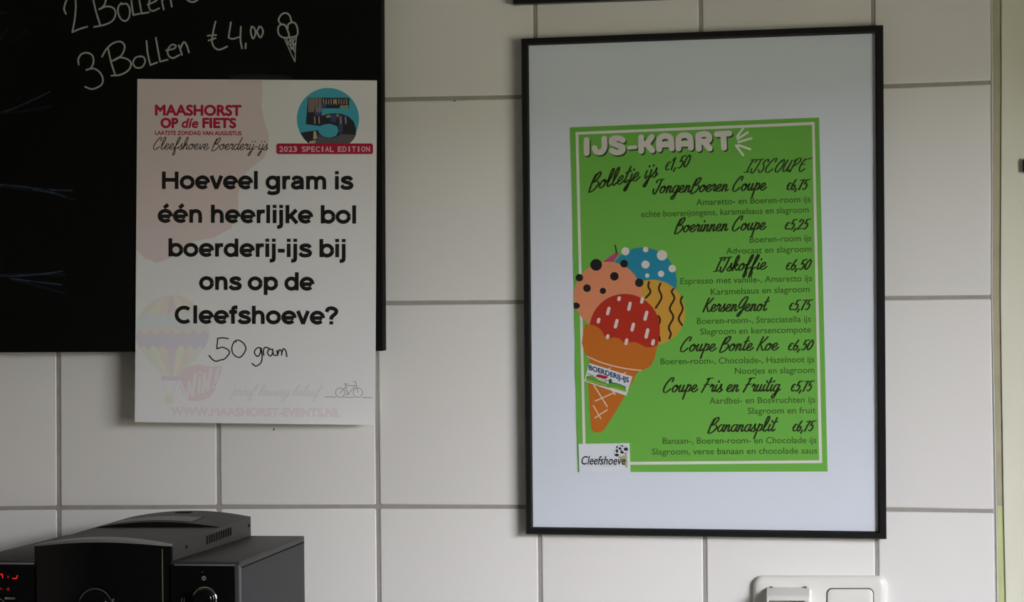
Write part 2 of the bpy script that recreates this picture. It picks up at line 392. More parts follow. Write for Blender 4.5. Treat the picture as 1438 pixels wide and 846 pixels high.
for c in range(-5, 3):
    for r in range(-1, 4):
        q = [joint(c, r), joint(c + 1, r), joint(c + 1, r + 1), joint(c, r + 1)]
        g = 2.9
        hw = [(g, g), (-g, g), (-g, -g), (g, -g)]
        if c == 2: hw[1] = (0.2, g); hw[2] = (0.2, -g)
        jit = random.uniform(-0.00012, 0.00012)
        outer = [(a[0] + h[0], a[1] + h[1]) for a, h in zip(q, hw)]
        rings = []
        for d, Y in ((0.0, -0.0006), (0.0, -0.0011), (0.35, -0.0015), (0.9, -0.0018), (1.7, -0.0019)):
            sx = (1, -1, -1, 1); sy = (1, 1, -1, -1)
            ring = []
            for k in range(4):      # small rounded corners
                ox, oy = outer[k]; e = 1.6
                for ex, ey in (((0, e), (e, 0)) if k % 2 == 0 else ((-e, 0), (0, e))) if k < 2 else (((0, -e), (-e, 0)) if k == 2 else ((e, 0), (0, -e))):
                    ring.append(at(ox + sx[k] * d + ex, oy + sy[k] * d + ey, Y + jit))
            rings.append(ring)
        n = 8; vs = [p for ring in rings for p in ring]; fs = []
        for a in range(len(rings) - 1):
            for k in range(n):
                j = (k + 1) % n; fs.append((a * n + k, a * n + j, (a + 1) * n + j, (a + 1) * n + k))
        fs.append(tuple((len(rings) - 1) * n + k for k in range(n)))
        t = mesh('tile', vs, fs, M_TILE, wall_back, smooth=True)
        t.data.set_sharp_from_angle(angle=math.radians(50))

box_floor = tag(box('floor', WX0 - .1, WX1 + .1, WY1 - .1, .1, -0.1, 0.0, M_FLOOR), 'dark floor', kind='structure')
tag(box('ceiling', WX0 - .1, WX1 + .1, WY1 - .1, .1, CEIL, CEIL + 0.1, M_CEIL), 'pale ceiling', kind='structure')
tag(box('wall_left', WX0 - .1, WX0, WY1 - .1, 0.1, 0, CEIL, M_WALL), 'plain plaster wall on the left', kind='structure')
tag(box('wall_front', WX0, WX1 + .1, WY1 - .1, WY1, 0, CEIL, M_WALL), 'plain plaster wall behind the viewer', kind='structure')
OY0, OY1, OZ0, OZ1 = -0.845, -2.04, CAM_Z - 0.483, CAM_Z + 0.368
wr = bmesh.new()
add_box(wr, WX1, WX1 + .1, OY0, -0.0006, 0, CEIL); add_box(wr, WX1, WX1 + .1, WY1, OY1, 0, CEIL)
add_box(wr, WX1, WX1 + .1, OY1, OY0, 0, OZ0); add_box(wr, WX1, WX1 + .1, OY1, OY0, OZ1, CEIL)
tag(from_bm('wall_right', wr, M_WALL), 'plaster wall with the window on the right', kind='structure')
win = empty('window_1', (WX1 + .05, (OY0 + OY1) / 2, OZ0)); tag(win, 'window in the right wall', kind='structure')
wf = bmesh.new(); a, b = WX1 + .03, WX1 + .08
add_box(wf, a, b, OY0 - .03, OY0, OZ0, OZ1); add_box(wf, a, b, OY1, OY1 + .03, OZ0, OZ1)
add_box(wf, a, b, OY1 + .03, OY0 - .03, OZ0, OZ0 + .03); add_box(wf, a, b, OY1 + .03, OY0 - .03, OZ1 - .03, OZ1)
from_bm('window_frame', wf, M_CREAM, win)
box('pane', WX1 + .052, WX1 + .056, OY1 + .03, OY0 - .03, OZ0 + .03, OZ1 - .03, M_PANE, win)

# right-hand edge: sealant bead, batten and cream board beside the tiles
ZL, ZH = 0.0, CEIL
def zpix(z, x=1400):      # photo row of a height on the wall plane
    a, b = at(x, 0).z, at(x, 846).z
    return (z - a) / (b - a) * 846
yL, yH = zpix(ZL), zpix(ZH)
def strip(name, f0, f1, ya, yb, Y0, Y1, m, parent, bev=0.0):
    ys = [ya] + [y for y in (0, 117, 417, 717, 846) if ya < y < yb] + [yb]
    q = [(f0(y), y) for y in ys] + [(f1(y), y) for y in ys[::-1]]
    q = q[::-1]
    return hexa(name, [at(*p, Y1) for p in q], [at(*p, Y1) + Vector((0, Y0 - Y1, 0)) for p in q], m, parent, bev)
def edge(*xs):
    pts = [(-1500, xs[0] - 2), (0, xs[0]), (117, xs[1]), (417, xs[2]), (717, xs[3]), (846, xs[4]), (3000, xs[4] + 16)]
    return lambda y: poly_at(pts, y)
E0 = edge(1390.3, 1390.4, 1390.6, 1394.2, 1395.4); E1 = edge(1391.9, 1392.7, 1392.5, 1398.4, 1400.4)
E2 = edge(1394.2, 1395.0, 1394.3, 1400.3, 1402.5); E3 = edge(1406.5, 1406.8, 1405.4, 1409.7, 1412.8); E4 = edge(1540, 1540, 1540, 1545, 1548)
trim = empty('trim_1', at(1403, 423)); tag(trim, 'sealant bead, narrow batten and cream board at the right end of the tiles', kind='structure')
strip('edge_grout', E0, E1, yH, yL, 0.0, -0.0014, mat('edge_grout', (.56, .54, .52), .9, .1, noise=(60, .1)), trim)
strip('sealant_bead', E1, E2, yH, yL, 0.0, -0.0026, M_SEAL, trim, 0.0004)
strip('batten', E2, E3, yH, 711, 0.0, -0.0030, M_BATTEN, trim)
g = strip('batten', E2, E3, 711, yL, 0.0, -0.0030, M_GREEN, trim); g['label'] = 'pale green lower length of the batten'
strip('cream_board', E3, E4, yH, yL, 0.0, -0.0050, M_CREAM, trim, 0.001)
hinge = empty('hinge', at(1441, 233, -0.012)); tag(hinge, 'small dark hinge knuckle on the cream board at the right edge', 'hinge')
hb = bmesh.new(); p = at(1440.6, 233, -0.0092)
bmesh.ops.create_cone(hb, cap_ends=True, segments=20, radius1=.0040, radius2=.0040, depth=.016, matrix=Matrix.Translation(p))
bmesh.ops.bevel(hb, geom=[e for e in hb.edges if abs(e.verts[0].co.z - e.verts[1].co.z) < 1e-6], offset=.0012, segments=2, affect='EDGES')
from_bm('knuckle', hb, M_FRAME, hinge, True)
box('hinge_leaf', p.x + .001, p.x + .03, -.0066, -.0048, p.z - .008, p.z + .008, M_FRAME, hinge, .0008)

# ------------------------------------------------------------------ chalkboard
BY = -0.026
board = empty('chalkboard', at(150, 494, 0)); tag(board, 'large black chalkboard with handwritten ice scoop prices', 'chalkboard')
bq = [(-330, -420), (533.0, -420), (537.3, 493.2), (-330, 496.5)]
hexa('board_panel', [at(*q, BY) for q in bq], [at(*q, BY) + Vector((0, -BY - .0025, 0)) for q in bq], M_BOARD, board, .001)
def chalk(name, strokes, fn, w=2.3, mt=M_CHALK):
    if name == 'wiped_chalk':
        for q in strokes: Print().dashes([q], fn, w).lay(name, mt, board, BY - 0.0003)
        return
    pr = Print(); pr.dashes(strokes, fn, w)
    return pr.lay(name, mt, board, BY - 0.0003)
A = crop(80, 0, 7.19)
chalk('chalk_lettering', [
 [(90, 140), (72, 85), (98, 0), (140, -60), (178, -45), (190, 50), (180, 190), (155, 325)], [(155, 325), (230, 292), (305, 270)],
 [(355, -60), (372, 20), (395, 120), (435, 250)], [(330, -40), (400, -110), (480, -100), (495, -20), (475, 55), (425, 95)],
 [(425, 95), (500, 65), (570, 82), (592, 140), (560, 210), (480, 250), (375, 272)],
 [(650, 30), (620, 70), (618, 130), (645, 190), (690, 212), (728, 175), (735, 95), (705, 40), (655, 42)],
 [(745, -70), (757, 60), (772, 152)], [(772, 152), (835, 138)], [(815, -80), (838, 40), (855, 137)], [(855, 137), (928, 124)],
 [(915, 48), (1000, 8), (1010, -30), (960, -30), (928, 30), (935, 90), (970, 110), (1032, 84)],
 [(1050, -60), (1062, 20), (1078, 97)], [(1070, 0), (1105, -60), (1140, -20), (1160, 67)],
 [(1290, -70), (1300, -20), (1335, 12), (1380, 20), (1425, -5)]], A)
B_ = crop(100, 40, 7.989)
chalk('chalk_lettering', [
 [(85, 405), (80, 345), (115, 288), (180, 273), (238, 305), (250, 380), (218, 445), (170, 465)], [(170, 465), (250, 450), (318, 490), (355, 565), (335, 635), (240, 680), (155, 655)],
 [(345, 318), (395, 232), (470, 165), (555, 148), (600, 200), (575, 285), (520, 338), (460, 365)], [(460, 365), (540, 325), (635, 348), (672, 400), (640, 470), (550, 520), (450, 530)], [(415, 230), (448, 380), (490, 510)],
 [(790, 312), (725, 325), (693, 385), (725, 438), (790, 435), (828, 378), (815, 325), (770, 312)],
 [(845, 140), (858, 280), (888, 410)], [(888, 410), (965, 382)], [(950, 105), (975, 250), (998, 372)], [(998, 372), (1082, 350)],
 [(1065, 245), (1150, 228), (1175, 195), (1130, 182), (1085, 235), (1090, 300), (1140, 332), (1215, 296)],
 [(1208, 190), (1225, 240), (1242, 295)], [(1222, 235), (1262, 152), (1298, 195), (1320, 268)]], B_)
D_ = crop(280, 10, 9.587)
chalk('chalk_lettering', [
 [(218, 195), (188, 320), (170, 460), (205, 545), (275, 572), (375, 530)], [(110, 385), (228, 376)], [(125, 450), (218, 418)],
 [(424, 205), (408, 310), (393, 412)], [(393, 412), (450, 428), (550, 398)], [(558, 265), (553, 440), (574, 555)], [(626, 490), (620, 555)],
 [(705, 265), (690, 330), (722, 425), (757, 350), (735, 275), (700, 262)], [(810, 262), (778, 330), (820, 410), (857, 340), (835, 270), (800, 265)]], D_)
chalk('ice_cream_drawing', [
 [(1092, 225), (1066, 170), (1105, 100), (1165, 80), (1215, 115), (1242, 200)],
 [(1115, 228), (1068, 260), (1058, 325), (1085, 385), (1145, 413), (1210, 408)], [(1110, 232), (1155, 245), (1190, 320), (1215, 405)],
 [(1188, 290), (1195, 235), (1245, 205), (1295, 225), (1324, 310), (1308, 385), (1215, 412)]], D_)
chalk('ice_cream_drawing', [[(1142, 418), (1210, 570), (1285, 735)], [(1306, 395), (1292, 560), (1287, 735)],
 [(1175, 425), (1195, 500)], [(1215, 430), (1232, 560)], [(1255, 430), (1275, 600)], [(1285, 420), (1225, 530)], [(1250, 420), (1190, 480)], [(1295, 480), (1240, 570)], [(1220, 440), (1295, 520)], [(1205, 500), (1285, 590)]], D_, 1.4)
idt = lambda x, y: (x, y)
chalk('wiped_chalk', [[(-8, 161), (20, 152), (45, 141), (70, 129)], [(-5, 259), (30, 262), (60, 266), (101, 268)], [(45, 266), (78, 272), (92, 277)], [(-5, 387), (20, 388), (60, 385), (87, 381)], [(14, 391), (50, 396), (86, 400)]], idt, 2.2, M_WIPED)
chalk('wiped_chalk', [[(-5, 160), (40, 155), (74, 149)], [(60, 265), (106, 281)], [(0, 386), (50, 385), (92, 386)], [(18, 393), (60, 404), (90, 412)], [(0, 56), (12, 38)], [(18, 60), (38, 42)], [(0, 262), (40, 266)], [(-4, 18), (10, 18)]], idt, 3.2, M_WIPED2)

# ------------------------------------------------------------------ quiz poster taped to the board
PY = BY - 0.0016
def psurf(x, y, Y):
    """the poster hangs flat at the top and curls back towards the tiles at its lower right corner"""
    u = (x - 190) / 338; v = (y - 111) / 484
    curl = max(0, u - .55) / .45 * max(0, v - .84) / .16
    bow = 0.0025 * max(0, v - 0.82) / .18 * math.sin(math.pi * min(max(u, 0), 1) * .5)
    return at(x, y, Y + 0.009 * curl * curl + bow * 0)
poster = empty('quiz_poster', at(360, 595, PY)); tag(poster, 'white paper poster asking the weight of one scoop, taped over the chalkboard', 'poster')
nx, ny = 24, 40; vs = []; fs = []
pc = [(193.0, 111.0), (529.3, 113.0), (526.9, 597.2), (189.3, 593.2)]
def pgrid(u, v):
    a = (pc[0][0] + (pc[1][0] - pc[0][0]) * u, pc[0][1] + (pc[1][1] - pc[0][1]) * u)
    b = (pc[3][0] + (pc[2][0] - pc[3][0]) * u, pc[3][1] + (pc[2][1] - pc[3][1]) * u)
    return a[0] + (b[0] - a[0]) * v, a[1] + (b[1] - a[1]) * v
for layer in (0, 0.0004):
    for j in range(ny + 1):
        for i in range(nx + 1):
            vs.append(psurf(*pgrid(i / nx, j / ny), PY) + Vector((0, layer, 0)))
W1 = nx + 1; L = W1 * (ny + 1)
for j in range(ny):
    for i in range(nx):
        k = j * W1 + i; fs.append((k, k + 1, k + 1 + W1, k + W1)); fs.append((L + k, L + k + W1, L + k + 1 + W1, L + k + 1))
for i in range(nx): fs.append((i, L + i, L + i + 1, i + 1)); k = ny * W1 + i; fs.append((k, k + 1, L + k + 1, L + k))
for j in range(ny): k = j * W1; fs.append((k, k + W1, L + k + W1, L + k)); k += nx; fs.append((k, L + k, L + k + W1, k + W1))
mesh('paper_sheet', vs, fs, M_POSTER, poster, smooth=True).data.set_sharp_from_angle(angle=math.radians(40))
def pl(pr, name, m, lev=1, label=None):
    o = pr.lay(name, m, poster, PY - 0.00002 - 0.00002 * lev, psurf)
    if label: o['label'] = label
    return o
blob = [(193.2, 111.3), (367.5, 112.4), (369, 130), (367, 150), (372, 172), (377.5, 190), (377, 205), (371, 222), (352, 236), (339, 250), (334.5, 275), (335, 298), (324, 321), (300, 334), (270, 340), (252, 349), (240, 362), (220, 369.5), (203, 363), (192, 352)]
pl(Print().poly(blob), 'pink_blob', ink('pale_pink_print', (.81, .69, .695)), 1)
M_CRIM = ink('crimson_print', (.52, .012, .07))
pr = Print()
text(pr, 'MAASHORST', 218.4, 338.3, 161.6, 162.2, 13.8, .9)
text(pr, 'OP', 226.2, 249.6, 179.2, 179.3, 12.9, .9); text(pr, 'FIETS', 285, 331, 179.2, 179.4, 12.9, .9)
pl(pr, 'title_lettering', M_CRIM, 3)
pl(text(Print(), 'díe', 254.6, 277, 179.2, 179.3, 12.9, .55, .22), 'title_lettering', M_CRIM, 3)
pl(text(Print(), 'LAATSTE ZONDAG VAN AUGUSTUS', 218, 338.8, 189.4, 190, 5.4, .28), 'subtitle_lettering', M_CRIM, 3)
pl(stroke_text(Print(), 'Cleefshoeve Boerderij-ijs', 215, 377, 209.8, 210.8, 8.2, 1.35, SCRIPT, .22, (.6, .5)), 'script_lettering', ink('brown_black_ink', (.04, .025, .028)), 3)
G = crop(410, 115, 8.058)
def circ_cut(cx, cy, r, ycut, n=48):
    pts = []
    for k in range(n):
        a = k * 2 * math.pi / n; x, y = cx + r * math.cos(a), cy + r * math.sin(a); pts.append((x, min(y, ycut)))
    return pts
pl(Print().poly(circ_cut(460.6, 167.2, 43.7, 203)), 'round_badge', ink('teal_print', (.075, .46, .62)), 2)
five = [(180, 178), (650, 180), (645, 298), (340, 300), (335, 385), (400, 365), (480, 355), (560, 362), (640, 392), (700, 450), (725, 530), (724, 600), (700, 650), (650, 700), (190, 700), (140, 650), (95, 577), (290, 545), (315, 590), (365, 623), (430, 635), (500, 610), (528, 555), (510, 500), (430, 475), (360, 483), (320, 500), (155, 480), (165, 380)]
pl(Print().poly([G(*p) for p in five]), 'numeral_five', ink('dark_photo_print', (.035, .035, .045)), 3)
pr = Print()
rs = random.Random(3)
for k in range(9): x = 188 + k * 17; pr.poly([G(x, 182), G(x + 7, 182), G(x + 9, 350 - 8 * (k % 3)), G(x + 2, 345)])
for k in range(10): x = 350 + k * 29; pr.poly([G(x, 195 + 14 * (k % 3)), G(x + 10, 188), G(x + 13, 240 + 15 * (k % 2)), G(x + 3, 262)])
for x in (250, 300, 545, 600): pr.poly([G(x, 400), G(x + 10, 385), G(x + 16, 470), G(x + 4, 480)])
pl(pr, 'photo_fragments', ink('pinkish_photo_print', (.55, .42, .38)), 4)
pr = Print()
for q in ([(305, 250), (380, 240), (385, 300), (330, 305)], [(255, 300), (325, 290), (330, 380), (265, 385)], [(430, 370), (505, 370), (500, 460), (440, 455)], [(530, 380), (570, 375), (575, 560), (545, 600), (528, 520)], [(590, 390), (625, 400), (620, 470), (600, 470)]): pr.poly([G(*p) for p in q])
pl(pr, 'photo_fragments', ink('blue_photo_print', (.07, .09, .2)), 4)
pr = Print()
for q in ([(545, 270), (640, 265), (635, 296), (540, 296)], [(385, 385), (430, 372), (435, 400), (390, 410)], [(505, 368), (530, 365), (525, 400), (505, 395)], [(470, 200), (505, 195), (500, 250), (470, 245)]): pr.poly([G(*p) for p in q])
pl(pr, 'photo_fragments', ink('yellow_green_photo_print', (.42, .42, .16)), 5)
pl(Print().poly([G(*p) for p in [(300, 590), (365, 630), (430, 642), (510, 618), (560, 590), (722, 600), (698, 650), (650, 698), (270, 698), (290, 640)]]), 'photo_fragments', ink('grey_photo_print', (.13, .12, .13)), 4)
pl(Print().poly([G(*p) for p in [(245, 560), (270, 555), (288, 640), (240, 655)]]).poly([G(*p) for p in [(200, 672), (275, 660), (262, 698), (190, 698)]]), 'photo_fragments', ink('beige_photo_print', (.6, .47, .33)), 5)
def rrect(x0, y0, x1, y1, r, n=5):
    pts = []
    for cx, cy, a in ((x1 - r, y0 + r, -90), (x1 - r, y1 - r, 0), (x0 + r, y1 - r, 90), (x0 + r, y0 + r, 180)):
        for k in range(n + 1): t = math.radians(a + 90 * k / n); pts.append((cx + r * math.cos(t), cy + r * math.sin(t)))
    return pts
pl(Print().poly(rrect(388, 201.6, 523.8, 216.5, 3)), 'banner', ink('crimson_banner_print', (.50, .012, .06)), 6)
pr = Print()
xs = [(392.6, 416.8, '2023'), (424.2, 468.5, 'SPECIAL'), (474.6, 519.4, 'EDITION')]
for a, b, t in xs:      # letter-spaced
    n = len(t); w = (b - a) / (n + (n - 1) * .28)
    for k, ch in enumerate(t):
        x = a + k * w * 1.28; ww = w * (.32 if ch == 'I' else 1)
        text(pr, ch, x + (w - ww) / 2, x + (w + ww) / 2, 213.2, 213.2, 7.2, .28)
pl(pr, 'banner_lettering', ink('pale_pink_ink', (.80, .55, .58)), 7)
HL = [('Hoeveel gram is', 227.4, 496.3, 265.5, 266.3), ('één heerlijke bol', 221.4, 500, 312.8, 314.2), ('boerderij-ijs bij', 236.6, 485.3, 360.4, 361.6), ('ons op de', 279.6, 441.5, 407.3, 408.2), ('Cleefshoeve?', 245.3, 474.8, 454.5, 456)]
for t, a, b, c, d in HL:
    pr = Print(); n0 = 0
    stroke_text(pr, t, a, b, c, d, 18.8, 5.3, SANS, 0, None, False)
    pl(pr, 'question_lettering', M_INK, 8)
Hh = crop(280, 460, 10.27)
pr = Print()
pr.dashes([[(415, 163), (340, 152), (265, 158)], [(265, 158), (257, 240), (250, 310)], [(250, 310), (325, 288), (400, 315), (435, 368), (365, 455), (300, 472), (240, 490), (185, 460), (140, 408)],
 [(530, 212), (508, 200), (470, 285), (480, 370), (525, 418), (575, 435), (625, 400), (670, 315), (645, 240), (590, 195), (545, 185), (508, 205)],
 [(890, 325), (860, 290), (815, 315), (793, 365), (835, 420), (875, 380), (892, 300)], [(892, 300), (905, 420), (885, 515), (815, 558), (762, 522)],
 [(930, 402), (922, 345), (945, 290), (1005, 302)], [(1048, 318), (1005, 320), (982, 370), (1025, 415), (1058, 365), (1055, 315)], [(1055, 320), (1070, 395), (1112, 405)],
 [(1118, 335), (1132, 405)], [(1130, 390), (1155, 325), (1185, 345), (1187, 402)], [(1186, 380), (1212, 308), (1248, 345), (1262, 422)]], Hh, 1.75)
pl(pr, 'handwritten_answer', M_INK, 8, 'handwritten answer in black pen')
# faded balloon, burst, bicycle and web address
Bn = crop(185, 400, 4.23)
def gore(u0, u1, v0, v1, zig=0.0, n=6):
    """patch of the balloon envelope: u from -1 (left) to 1 (right), v from 0 (crown) to 1 (mouth)"""
    def P(u, v):
        if v < .5: hw = 222 * math.sin(min(1, (v / .5)) ** .6 * math.pi / 2)
        else: hw = 222 * (1 - ((v - .5) / .5) ** 1.5 * .78)
        return Bn(max(238 + hw * u, 24), 58 + 484 * v)
    z0 = zig if v0 > .1 else 0; z1 = zig if v1 < .9 else 0
    tri = lambda k: 1 - abs(2 * k / n - 1)
    a = [P(u0 + (u1 - u0) * k / n, v0 + z0 * tri(k)) for k in range(n + 1)]
    L_ = [P(u1, v0 + (v1 - v0) * k / n) for k in range(1, n)]
    b = [P(u1 + (u0 - u1) * k / n, v1 + z1 * tri(k)) for k in range(0, n + 1)]
    r = [P(u0, v1 + (v0 - v1) * k / n) for k in range(1, n)]
    return a + L_ + b + r
FC = {'peach': (.84, .79, .74), 'butter': (.84, .85, .76), 'rose': (.81, .74, .78), 'sky': (.77, .82, .84), 'lilac': (.75, .72, .81), 'mint': (.79, .84, .78)}
FM = {k: ink('faded_' + k, v) for k, v in FC.items()}
lay = {k: Print() for k in FC}
us = [-1, -.72, -.42, -.14, .14, .42, .72, 1]
top = ['peach', 'butter', 'peach', 'rose', 'butter', 'peach', 'peach']
bot = ['mint', 'butter', 'peach', 'rose', 'butter', 'peach', 'mint']
for k in range(7):
    u0, u1 = us[k], us[k + 1]
    lay[top[k]].poly(gore(u0, u1, 0.012, .26, -.05)); lay['sky'].poly(gore(u0, u1, .26, .44, -.05))
    lay['peach'].poly(gore(u0, u1, .44, .50, -.05)); lay['lilac'].poly(gore(u0, u1, .50, .68, -.06)); lay[bot[k]].poly(gore(u0, u1, .68, .995, -.06))
lay['lilac'].poly([Bn(172, 543), Bn(278, 543), Bn(276, 570), Bn(176, 570)])
lay['peach'].poly([Bn(197, 660), Bn(248, 660), Bn(246, 708), Bn(198, 708)]); lay['butter'].poly([Bn(197, 640), Bn(246, 640), Bn(246, 658), Bn(198, 658)])
for k, p_ in lay.items():
    for f in p_.f: pl(Print().poly([p_.v[i] for i in f]), 'balloon_patch', FM[k], 2)
pl(Print().stroke([Bn(178, 570), Bn(200, 640)], .5).stroke([Bn(274, 570), Bn(246, 640)], .5), 'balloon_picture', FM['lilac'], 3)
Wn = crop(230, 500, 4.793)
burst = [(92, 150), (120, 95), (180, 68), (240, 58), (300, 72), (345, 72), (392, 66), (388, 110), (358, 180), (345, 235), (300, 285), (235, 306), (165, 302), (130, 260), (105, 200)]
pl(Print().poly([Wn(*p) for p in burst]), 'burst_picture', ink('faded_red', (.83, .73, .765)), 2)
pr = Print()
pr.dashes([[(108, 170), (155, 285)], [(158, 285), (172, 180)], [(172, 180), (192, 270)], [(194, 270), (212, 130)], [(243, 150), (236, 245)], [(264, 245), (274, 120)], [(274, 120), (294, 230)], [(296, 230), (318, 88)], [(368, 85), (344, 180)], [(334, 208), (333, 210)], [(248, 112), (248, 115)]], Wn, 3.6, sm=False)
pl(pr, 'burst_lettering', ink('faded_white', (.86, .85, .87)), 3)
pl(stroke_text(Print(), 'proef beweeg beleef', 321.5, 453.5, 555.4, 557, 7.4, .8, SCRIPT, .35, (.6, .5)), 'faded_script_lettering', ink('faded_grey_ink', (.72, .73, .75)), 3)
pl(text(Print(), 'WWW.MAASHORST-EVENTS.NL', 240.5, 477.5, 583.6, 585.6, 11, .9), 'web_address_lettering', ink('faded_pink_ink', (.83, .765, .81)), 3)
Bk = crop(460, 440, 4.23)
pr = Print()
wheel = lambda cx: [(cx + 28 * math.cos(a * math.pi / 8), 473 + 28 * math.sin(a * math.pi / 8)) for a in range(17)]
pr.dashes([[(-15, 498), (50, 499)], [(95, 500), (155, 501)], [(208, 502), (264, 503)], wheel(75), wheel(180), [(108, 430), (165, 431)], [(108, 430), (120, 484)], [(120, 484), (165, 432)], [(166, 408), (181, 472)], [(155, 408), (168, 408)], [(98, 421), (116, 421)], [(106, 421), (110, 436)], [(75, 473), (108, 440)], [(110, 488), (128, 480)]], Bk, .8, sm=False)
pl(pr, 'bicycle_drawing', ink('thin_grey_ink', (.28, .28, .29)), 3)
M_TAPE = bpy.data.materials.new('clear_tape'); M_TAPE.use_nodes = True
_b = M_TAPE.node_tree.nodes['Principled BSDF']; _b.inputs['Base Color'].default_value = (.5, .48, .42, 1); _b.inputs['Alpha'].default_value = .035; _b.inputs['Roughness'].default_value = .35
pr = Print().poly([(322, 106), (352, 103), (386, 105), (409, 107), (411, 113), (404, 121), (392, 126), (380, 118), (350, 119), (321, 116)])
pl(pr, 'adhesive_tape', M_TAPE, 9, 'strip of clear tape over the top edge')

# ------------------------------------------------------------------ picture frames
def picture_frame(outer, inner, depth, label):
    """outer / inner: photo corners TL TR BR BL of the moulding; hangs on the tiles"""
    fr = empty('picture_frame', at((outer[2][0] + outer[3][0]) / 2, (outer[2][1] + outer[3][1]) / 2, 0)); tag(fr, label, 'picture frame')
    YF = -depth
    for k in range(4):
        j = (k + 1) % 4
        o0, o1, i1, i0 = outer[k], outer[j], inner[j], inner[k]
        mid0 = [(a * .45 + b * .55) for a, b in zip(o0, i0)]; mid1 = [(a * .45 + b * .55) for a, b in zip(o1, i1)]
        prof = []
        for (a, b) in ((o0, i0), (o1, i1)):
            m_ = lambda t: (a[0] + (b[0] - a[0]) * t, a[1] + (b[1] - a[1]) * t)
            back = at(*a, YF); bo = Vector((back.x, -0.0022, back.z))
            p1 = at(*m_(0.0), YF + .0012); p2 = at(*m_(.12), YF); p3 = at(*m_(.72), YF); p4 = at(*m_(1.0), YF + .0025)
            p5 = p4 + Vector((0, .007, 0)); p6 = Vector((p5.x, -0.0022, p5.z))
            prof.append([bo, p1, p2, p3, p4, p5, p6])
        n = len(prof[0]); vs = prof[0] + prof[1]; fs = [(i, (i + 1) % n, n + (i + 1) % n, n + i) for i in range(n)] + [tuple(range(n)), tuple(range(2 * n - 1, n - 1, -1))]
        mesh('frame_rail', vs, fs, M_FRAME, fr)
    q = [(p[0] + s[0], p[1] + s[1]) for p, s in zip(inner, ((-2, -2), (2, -2), (2, 2), (-2, 2)))]
    YB = YF + .0065
    hexa('backing_sheet', [at(*p, YB) for p in q], [at(*p, YB) + Vector((0, .0015, 0)) for p in q], M_MAT, fr)
    hexa('clear_pane', [at(*p, YF + .0035) for p in q], [at(*p, YF + .0035) + Vector((0, .0010, 0)) for p in q], M_PANE, fr)
    return fr, YB
F_OUT = [(731.9, 54.3), (1240.3, 35.2), (1245.0, 757.6), (738.7, 750.9)]
F_IN = [(742.1, 63.8), (1228.9, 46.7), (1233.0, 747.0), (748.2, 740.8)]
frame, YB = picture_frame(F_OUT, F_IN, .0165, 'slim black picture frame holding the green ice cream menu')
T_OUT = [(706, -712), (1226, -738), (1232, -12.5), (720.3, 5.8)]
T_IN = [(716, -702), (1215, -727), (1221, -23), (730, -4.5)]
picture_frame(T_OUT, T_IN, .0165, 'black frame cut off by the top edge, bottom rail only in view')

# ------------------------------------------------------------------ green menu sheet
MY = YB - 0.0004
menu = empty('ice_cream_menu', at(985, 663, MY)); tag(menu, 'green printed ice cream menu sheet behind the pane of the black frame', 'menu')
g_l = [(811.2, 663.5), (810, 620), (809.2, 590), (808.6, 550), (807, 520), (807.4, 480), (806.2, 450), (805.8, 400), (804.5, 350), (803.8, 300), (802.4, 250), (801.0, 210)]
sheet = [(800.2, 179), (1150.2, 165.2), (1162.2, 662.6)] + g_l
hexa('menu_paper', [at(*p, MY) for p in sheet], [at(*p, MY) + Vector((0, .0003, 0)) for p in sheet], ink('green_print', (.175, .50, .075)), menu)
def ml(pr, name, m, lev=1, label=None, parent=None):
    o = pr.lay(name, m, menu, MY - 0.00002 - 0.00002 * lev)
    if label: o['label'] = label
    return o
M_CRW = ink('cream_white_print', (.80, .78, .72))
bo = [(808.2, 185.6), (1143.8, 171.3), (1154.6, 650.8), (819.2, 653.8)]; bi = [(812.3, 189.2), (1140.3, 175.6), (1150.4, 646.8), (822.8, 649.6)]
pr = Print()
for k in range(4): j = (k + 1) % 4; pr.poly([bo[k], bo[j], bi[j], bi[k]])
ml(pr, 'border_line', M_CRW, 1)
M_SC = ink('dark_olive_ink', (.022, .030, .006)); M_DS = ink('olive_green_ink', (.055, .135, .018)); M_SH = ink('dark_green_shadow_print', (.03, .08, .015))
# title
T1 = crop(790, 160, 3.784)
I_ = [[(128, 138), (128, 208)]]
J_ = [[(222, 132), (222, 178), (205, 203), (180, 200), (170, 182)]]
S_ = [[(320, 140), (300, 130), (268, 133), (262, 152), (290, 166), (318, 178), (315, 198), (285, 205), (262, 196)]]
HY = [[(352, 180), (388, 177)]]
K_ = [[(418, 124), (418, 198)], [(474, 122), (448, 158), (430, 160)], [(446, 160), (476, 194)]]
def A_(x, y): return [[(x, y + 70), (x, y + 22), (x + 14, y + 3), (x + 42, y), (x + 62, y + 16), (x + 66, y + 66)], [(x + 4, y + 46), (x + 62, y + 44)]]
R_ = [[(724, 186), (722, 112)], [(722, 112), (762, 108), (780, 124), (770, 144), (728, 148)], [(752, 150), (782, 184)]]
Tt = [[(820, 108), (886, 104)], [(854, 108), (858, 180)]]
for dx, dy, m, lv in ((7, 8, M_SH, 2), (0, 0, ink('title_white_print', (.74, .69, .66)), 3)):
    pr = Print()
    for grp in (I_, J_, S_, HY, K_, A_(514, 118), A_(616, 114), R_, Tt):
        w = 5.2 if grp is HY else 8.2
        for q in grp: pr.stroke([T1(a + dx, b + dy) for a, b in q], w)
    ml(pr, 'title_lettering', m, lv)
pr = Print()
for a, b in (((927, 122), (960, 76)), ((930, 134), (985, 98)), ((935, 150), (1003, 130)), ((935, 166), (997, 188)), ((922, 168), (960, 220))): pr.stroke([T1(*a), T1(*b)], 3.1)
ml(pr, 'title_rays', M_CRW, 3)
def sc(t, xl, xr, yl, yr, xh, w=2.5): ml(stroke_text(Print(), t, xl, xr, yl, yr, xh, w, SCRIPT, .24, (.45, .15)), 'script_lettering', M_SC, 3)
